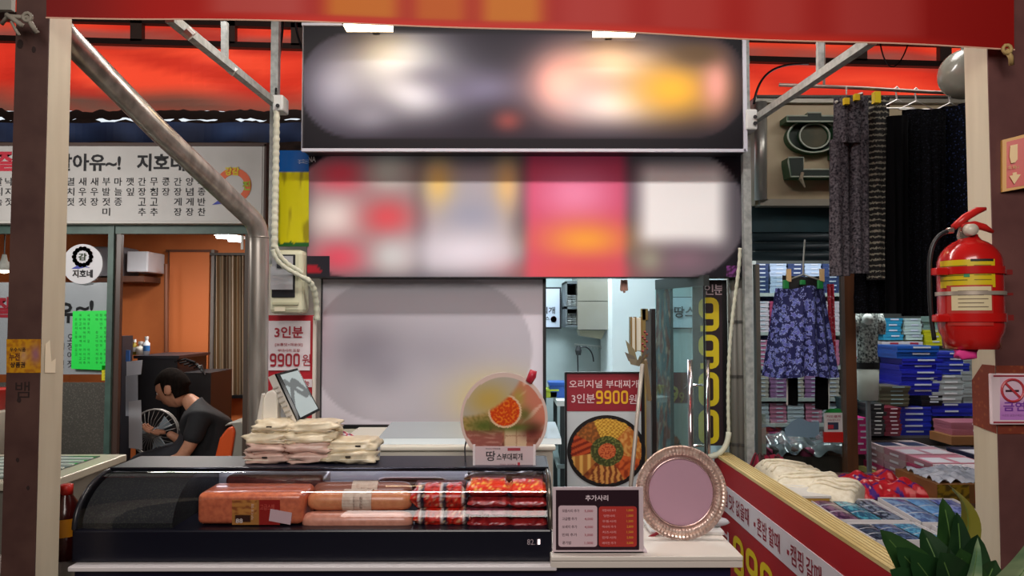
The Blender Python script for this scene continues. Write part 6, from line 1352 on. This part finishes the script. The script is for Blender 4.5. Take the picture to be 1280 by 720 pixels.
# plastic covered bin behind glass
pbn = thing('covered_bin', 'dark bin of goods under crumpled clear plastic behind glass', 'bin', at(1000, 640, 3.9))
a = at(950, 575, 3.8); b = at(1045, 575, 3.8); G().box(a.x, b.x+.05, 3.8, 4.3, 0, at(0, 572, 3.8).z).out('bin_body', M('1c1c1a', .6, 0, 'noise', 10, '3a2c24'), pbn)
zz_ = at(0, 566, 3.8).z
G().grid(40, 20, lambda u, v: (a.x-.02+(b.x-a.x+.08)*u, 3.76+.5*v, zz_+.06*nz(u*7, v*5)+.04*math.sin(math.pi*v))).out('plastic_sheet', M('8c9498', .18, 0, 'noise', 9, '30363a', .5, .8, coat=.5), pbn, smooth=True)
for k in range(6): G().pillow((a.x+.04+k*.07, 3.86, at(0, 572, 3.8).z+.015), .07, .12, .05, 6, k, .3).out('folded_cloth', M(('9c1c4c', '2c2824', '4a2c20', '8c2850', '241c1c', '3c2c20')[k], .8), pbn, smooth=True)
tag(G().box(at(941, 0, 3.7).x, at(950, 0, 3.7).x, 3.7, 3.72, 0, at(0, 518, 3.7).z).out('pale_strip', M('aaaca4', .5)), 'narrow pale panel inside the left edge of glass', 'strip')
# front table of the cloth stall
ft2 = thing('cloth_table', 'brown table holding towels and handkerchief boxes behind red partition', 'table', (1.5, 2.7, 0)); ZTB = .905
G().box(XP+.08, 2.05, 2.23, 3.36, ZTB-.03, ZTB).out('table_top', M('4a3222', .5, 0, 'noise', 8, '3a261a'), ft2)
for x, y in ((XP+.1, 2.25), (2.0, 2.25), (XP+.1, 3.3), (2.0, 3.3)): G().box(x, x+.04, y, y+.04, 0, ZTB-.03).out('leg', M('3a2a1e'), ft2)
# white towels
TWL = M('e4dcc8', .9, 0, 'noise', 60, 'd8ceb6', .4, .35)
for i, (x0, x1, y0, y1, Y, n, lab, rz) in enumerate(((966, 1032, 571, 612, 3.05, 4, 'cream towel folded at left of the towel heap', .0), (985, 1060, 582, 618, 2.9, 3, 'cream towel crumpled across middle of heap', -.35), (1030, 1088, 592, 628, 2.75, 2, 'cream towel sliding off right end of heap', -.6), (970, 1020, 600, 606, 2.85, 2, 'cream towel lying under the front of heap', .1))):
    a = at(x0, y1, Y); b = at(x1, y0, Y); t = thing('towel', lab, 'towel', ((a.x+b.x)/2, Y+.1, ZTB), 'cream towel heap')
    w = b.x-a.x; zb0 = ZTB+.035*(2-min(i, 2)); 
    def tq_(u, v, L=0, i=i, w=w, rz=rz, a=a, b=b, Y=Y):
        x = (u-.5)*w*1.05; y = (v-.5)*.30; c_, s_ = math.cos(rz), math.sin(rz); X = x*c_-y*s_; Yy = x*s_+y*c_
        e = min(1, 7*min(u, 1-u))*min(1, 5*min(v, 1-v)); top = max(b.z-ZTB-.045, .04)
        return ((a.x+b.x)/2+X, Y+.1+Yy, ZTB+.004+top*(e**.3)*(.80+.22*nz(u*1.6+i*4, v*1.6)+.10*abs(math.sin((u*1.1+v*.7)*4.2+i))))
    G().grid(34, 26, tq_).out('towel_cloth', TWL, t, smooth=True)
    g = G()
    for k in range(3): P2 = [Vector(tq_(s/20, .25+k*.2+.05*math.sin(s*.4)))+Vector((0, -.004, .004)) for s in range(1, 20)]; g.tube(P2, .006, 6)
    g.out('fold', TWL, t, smooth=True)
wbx = thing('wooden_box', 'small white topped yellowish box beneath cream towels', 'box', at(1000, 622, 2.72)); a = at(972, 0, 2.72); b = at(1026, 0, 2.72)
G().box(a.x, b.x, 2.72, 2.9, ZTB, ZTB+.04).out('box_body', M('b8903c', .5), wbx); G().box(a.x-.005, b.x+.005, 2.715, 2.905, ZTB+.04, ZTB+.048).out('lid', M('d8d4cc', .5), wbx)
# scarf bundles
def bundle(c, w, d, h, seed, f, label, mat=PRINT, nm='scarf_bundle'):
    t = thing(nm, label, 'scarf', (c[0], c[1], c[2]), 'scarf bundles on cloth table')
    raster('cloth', lambda u, v: (c[0]+(u-.5)*w, c[1]+(v-.5)*d, c[2]+.003+h*(min(1, 5*min(u, 1-u))*min(1, 5*min(v, 1-v)))**.5*(.6+.9*abs(nz(u*3.5+seed, v*3.5)))), 50, 40, f, PRINT, t); return t
def sc1(u, v):
    n = nz(u*8, v*8); c = (176, 20, 34)
    if n > .36: c = (216, 110, 110)
    elif n < -.22: c = (64, 28, 110)
    if nz(u*14, v*14, 5) > .5: c = (226, 190, 180)
    return c
p = at(1090, 600, 3.0); bundle((1.50, 3.02, ZTB), .28, .34, .06, 2, sc1, 'red scarf heap with purple and pink patches beside towels'); p = at(962, 588, 3.2)
bundle((1.17, 3.32, ZTB), .16, .16, .09, 5, lambda u, v: (130, 22, 50) if nz(u*9, v*9) > -.1 else (48, 26, 26), 'dark crimson scarf heap behind the cream towels')
# handkerchief boxes
def hk(x0, x1, y0, y1, cols, rz, label):
    t = thing('handkerchief_box', label, 'box', ((x0+x1)/2, (y0+y1)/2, ZTB), 'open handkerchief boxes')
    w = (x1-x0)/2; d = (y1-y0)/2; cx_, cy_ = (x0+x1)/2, (y0+y1)/2
    z = ZTB+.001; tilt = .0
    G().box(cx_-w, cx_+w, cy_-d, cy_+d, z, z+.02).out('tray', M('d0ccd0', .5), t)
    g = G()
    for e in ((cx_-w, cx_-w+.004, cy_-d, cy_+d), (cx_+w-.004, cx_+w, cy_-d, cy_+d), (cx_-w, cx_+w, cy_-d, cy_-d+.004), (cx_-w, cx_+w, cy_+d-.004, cy_+d)): g.box(*e, z+.02, z+.03)
    g.out('tray_rim', M('d8d4d6', .4), t)
    n = len(cols)
    for i, (ca, cb2) in enumerate(cols):
        xa = cx_-w+.006+(2*w-.012)*i/n; xb = cx_-w+.006+(2*w-.012)*(i+1)/n-.006
        raster('handkerchief', lambda u, v, xa=xa, xb=xb: (xa+(xb-xa)*u, cy_-d+.007+(2*d-.014)*v, z+.027+.006*math.sin(math.pi*u)*math.sin(math.pi*v)**.5), 24, 44, lambda u, v, ca=ca, cb2=cb2, i=i: (ca if nz(u*9+i*5+x0*9, v*16, y0) > .05 else cb2) if abs((v*3) % 1-.5) < .46 else (200, 200, 206), PRINTG, t)
    t.rotation_euler = (0, 0, rz)
hk(1.10, 1.335, 2.46, 2.75, (((120, 80, 110), (60, 28, 60)), ((70, 150, 170), (30, 80, 110)), ((120, 130, 150), (28, 34, 56))), -.05, 'open box of plum, teal and dark handkerchiefs next to towels')
hk(1.36, 1.63, 2.42, 2.76, (((120, 150, 190), (70, 90, 140)), ((110, 160, 210), (80, 130, 190)), ((140, 150, 210), (60, 80, 160))), -.08, 'open box of pale blue handkerchiefs left of brown carton')
hk(1.10, 1.33, 2.24, 2.43, (((60, 70, 90), (30, 34, 48)), ((90, 110, 150), (46, 56, 86)), ((90, 160, 190), (50, 100, 140))), .02, 'open box of grey and teal handkerchiefs nearest wood capping')
hk(1.36, 1.60, 2.24, 2.40, (((90, 110, 160), (40, 50, 90)), ((60, 50, 60), (30, 28, 36)), ((110, 150, 200), (60, 90, 150))), -.03, 'open box of dark blue handkerchiefs behind plant leaves')
hk(1.72, 1.92, 2.28, 2.55, (((90, 100, 170), (40, 48, 100)), ((200, 206, 220), (30, 34, 50))), .0, 'open box with navy and white handkerchiefs beside right post')
cx2 = thing('cardboard_carton', 'brown cardboard carton with crumpled clear plastic on top, near post', 'carton', (1.8, 2.95, ZTB))
a = at(1172, 640, 2.8); G().box(a.x, a.x+.3, 2.8, 3.1, ZTB, ZTB+.07).out('carton_body', M('8a5c2c', .7, 0, 'noise', 5, '6c4420'), cx2)
raster('printed_side', lambda u, v: (a.x+.12*u, 2.798, ZTB+.07*v), 14, 10, lambda u, v: (150, 120, 30) if nz(u*5, v*4) > 0 else (90, 70, 28), PRINT, cx2); raster('printed_side', lambda u, v: (a.x+.14+.12*u, 2.798, ZTB+.05*v), 12, 8, lambda u, v: (150, 40, 26) if nz(u*5+3, v*4) > -.1 else (120, 80, 40), PRINT, cx2)
G().grid(30, 24, lambda u, v: (a.x+.02+.26*u, 2.82+.26*v, ZTB+.07+.03*abs(nz(u*6, v*6))+.02*math.sin(math.pi*u)*math.sin(math.pi*v))).out('plastic_bag', M('c8ccd8', .25, 0, 'noise', 12, '9aa0b0', .5, .6, coat=.4), cx2, smooth=True)
# ---- fire extinguisher
YX = 1.99; fx = thing('fire_extinguisher', 'red fire extinguisher with yellow label strapped to right post', 'fire extinguisher', at(1203, 437, YX))
RD = M('c01a18', .22, coat=.6); cX = at(1203.5, 0, YX).x; zB = at(0, 436, YX).z; zT = at(0, 293, YX).z; H = zT-zB; r = .079
bp_ = [(.0, 0), (r*.86, 0), (r*.88, .03), (r*.97, .045), (r, .06), (r, H*.72)]+[(r*math.cos(i*math.pi/16)*1.0, H*.72+(H*.25)*math.sin(i*math.pi/16)) for i in range(1, 7)]+[(.022, H*.985), (.022, H)]
G().lathe(bp_, (cX, YX, zB), 36).out('cylinder', RD, fx, smooth=True)
def patch(px0, px1, py0, py1, mat, name, off=.0012, fn=None):
    x0, x1 = at(px0, 0, YX-.05).x-cX, at(px1, 0, YX-.05).x-cX; a0 = math.asin(max(-1, min(1, x0/(r+off)))); a1 = math.asin(max(-1, min(1, x1/(r+off)))); z0, z1 = at(0, py1, YX-.06).z, at(0, py0, YX-.06).z
    q = lambda u, v: (cX+(r+off)*math.sin(a0+(a1-a0)*u), YX-(r+off)*math.cos(a0+(a1-a0)*u), z0+(z1-z0)*v)
    if fn: return raster(name, q, 30, 16, fn, PRINTG, fx)
    return G().grid(14, 2, q).out(name, mat, fx, smooth=True)
patch(1168, 1226, 324, 359, M('d8bc1c', .35), 'yellow_label'); patch(1199, 1224, 323.5, 326.5, M('1c1a18'), 'black_title', .002); patch(1182, 1222, 356, 407, M('b8342c', .4), 'red_label', .0018)
g_ = patch(1184, 1220, 358, 388, M('d8c8a0', .5), 'paper_tag', .0026)
patch(1183, 1220, 400, 401, M('d8a878'), 'label_line', .0026)
for k in range(5): patch(1188, 1216-(k % 2)*5, 363+k*5, 364+k*5, M('6a5a48'), 'writing_line', .0032)
for k in range(4): patch(1174+(k % 2)*4, 1196, 331+k*6, 332.2+k*6, M('7a6c10'), 'writing_line', .002); patch(1202, 1221, 331+k*6, 332+k*6, M('8a7a18'), 'writing_line', .002)
patch(1193, 1198, 340, 346, M('2c8c5c'), 'green_mark', .0022)
for zc, m_, w in ((at(0, 337, YX-.06).z, RD, .010), (at(0, 397, YX-.06).z, RD, .011), (at(0, 366, YX-.06).z, M('c8b8a8', .3, .5), .005)):
    g = G().lathe([(r+.0045, -w), (r+.0045, w)], (cX, YX, zc), 36); g.f = g.f[:-2]; g.out('strap', m_, fx, smooth=True)
    if w > .006: G().box(cX-r-.03, cX-r+.01, YX-.03, YX+.01, zc-.012, zc+.008).out('strap_clamp', RD, fx.children[-1], bevel=.003)
    G().box(cX+r-.03, xr0-.0005, YX+.03, 2.14, zc-w*.7, zc+w*.7).out('strap_bracket', M('7c1614'), fx)
hz_ = at(1196, 289, YX); G().lathe([(.02, -.03), (.024, -.01), (.018, .012), (.012, .02)], (cX-.006, YX, at(0, 289, YX).z), 18).out('valve', M('b8aca0', .25, .8), fx, smooth=True)
G().lathe([(0, .02), (.015, .019), (.017, 0)], (cX-.012, YX-.02, at(0, 288, YX).z), 18, 'y').out('gauge', M('d4c8b8', .3), fx, smooth=True)
for pts in ((at(1192, 284, YX), at(1205, 273, YX), at(1222, 263, YX), at(1232, 261, YX)), (at(1200, 283, YX), at(1218, 281, YX), at(1230, 284, YX), at(1241, 290, YX))): G().tube(pts, [.009, .011, .010, .005], 8).out('lever', M('c42420', .3), fx, smooth=True)
G().tube(bez([at(1191, 288, YX), at(1172, 290, YX), at(1160, 302, YX), at(1162, 345, YX)])+bez([at(1162, 347, YX), at(1162, 380, YX), at(1164, 400, YX), at(1168, 425, YX)])[1:], .006, 8).out('hose', M('18181a', .4), fx, smooth=True); G().tube([at(1191, 288, YX), at(1184, 288.5, YX)], .008, 8).out('hose_joint', M('c0b8ae', .25, .8), fx)
tag(G().pillow(at(1206, 442, YX-.03), .055, .03, .028, 7, 3, .5).out('pink_ribbon', M('e0388c', .6), smooth=True), 'pink ribbon scrap poking out below fire extinguisher', 'ribbon')
# ---- potted plant
pp_ = thing('potted_plant', 'broad leaved green plant in front of the right post', 'plant', at(1180, 719, 1.6)); pb0 = at(1175, 790, 1.6); pp_.location = (pb0.x, 1.6, 0)
def leaf(tip, w, Y0, mat, base=(1175, 775), bend=.05, name='leaf', curl=.3):
    b0 = at(base[0], base[1], 1.6); t0 = at(tip[0], tip[1], Y0); ax = t0-b0; L = ax.length; side = ax.cross(Vector((.15, -1, .2))).normalized(); up = side.cross(ax).normalized()
    def q(u, v):
        s = math.sin(math.pi*min(1, v**.8*.93+.05))**.8 if v < 1 else .0
        c = b0+ax*v+up*bend*math.sin(math.pi*v); x = (u-.5)*2
        return c+side*x*w*s+up*(abs(x)*curl*w*s)
    G().grid(8, 16, q).out(name, mat, pp_, smooth=True)
    G().tube([Vector(q(.5, k/10))-up*.001 for k in range(10)], .002, 5).out('leaf_vein', M('4c6a34', .4), pp_)
LG = M('1c3a1c', .35, 0, 'noise', 12, '142c16', coat=.3); LG2 = M('2a4a20', .35, 0, 'noise', 14, '1c3818', coat=.3); LV = M('90a078', .4, 0, 'xstreak', 20, '4c7050')
for tip, w, Y0, m_ in (((1100, 662), .05, 1.56, LG2), ((1120, 684), .058, 1.52, LG), ((1152, 660), .055, 1.6, LG), ((1178, 622), .045, 1.65, LG2), ((1196, 640), .04, 1.62, LG), ((1222, 668), .055, 1.6, LG), ((1138, 692), .07, 1.5, LG), ((1200, 685), .07, 1.5, LG2), ((1245, 700), .06, 1.55, LG), ((1175, 690), .075, 1.48, LG), ((1165, 672), .05, 1.7, LG2), ((1112, 712), .06, 1.5, LG)):
    leaf(tip, w, Y0, m_, curl=.18, bend=.03)
leaf((1310, 645), .045, 1.55, LV, (1200, 770)); leaf((1222, 672), .022, 1.5, LV, (1160, 760))
leaf((1184, 605), .028, 1.8, M('6c6820', .5), (1190, 720))
zpot = pb0.z-.02
G().lathe([(.11, 0), (.14, zpot-.03), (.155, zpot), (.14, zpot), (.13, zpot-.03)], (pb0.x, 1.6, 0), 28).out('pot', M('5a3a2c', .5), pp_, smooth=True); G().lathe([(0, zpot-.03), (.13, zpot-.03)], (pb0.x, 1.6, 0), 24).out('soil', M('2a1c14', .9), pp_)
# ---- neighbouring stall roof fragment behind right sign

bpy.data.scenes.remove(TSC)
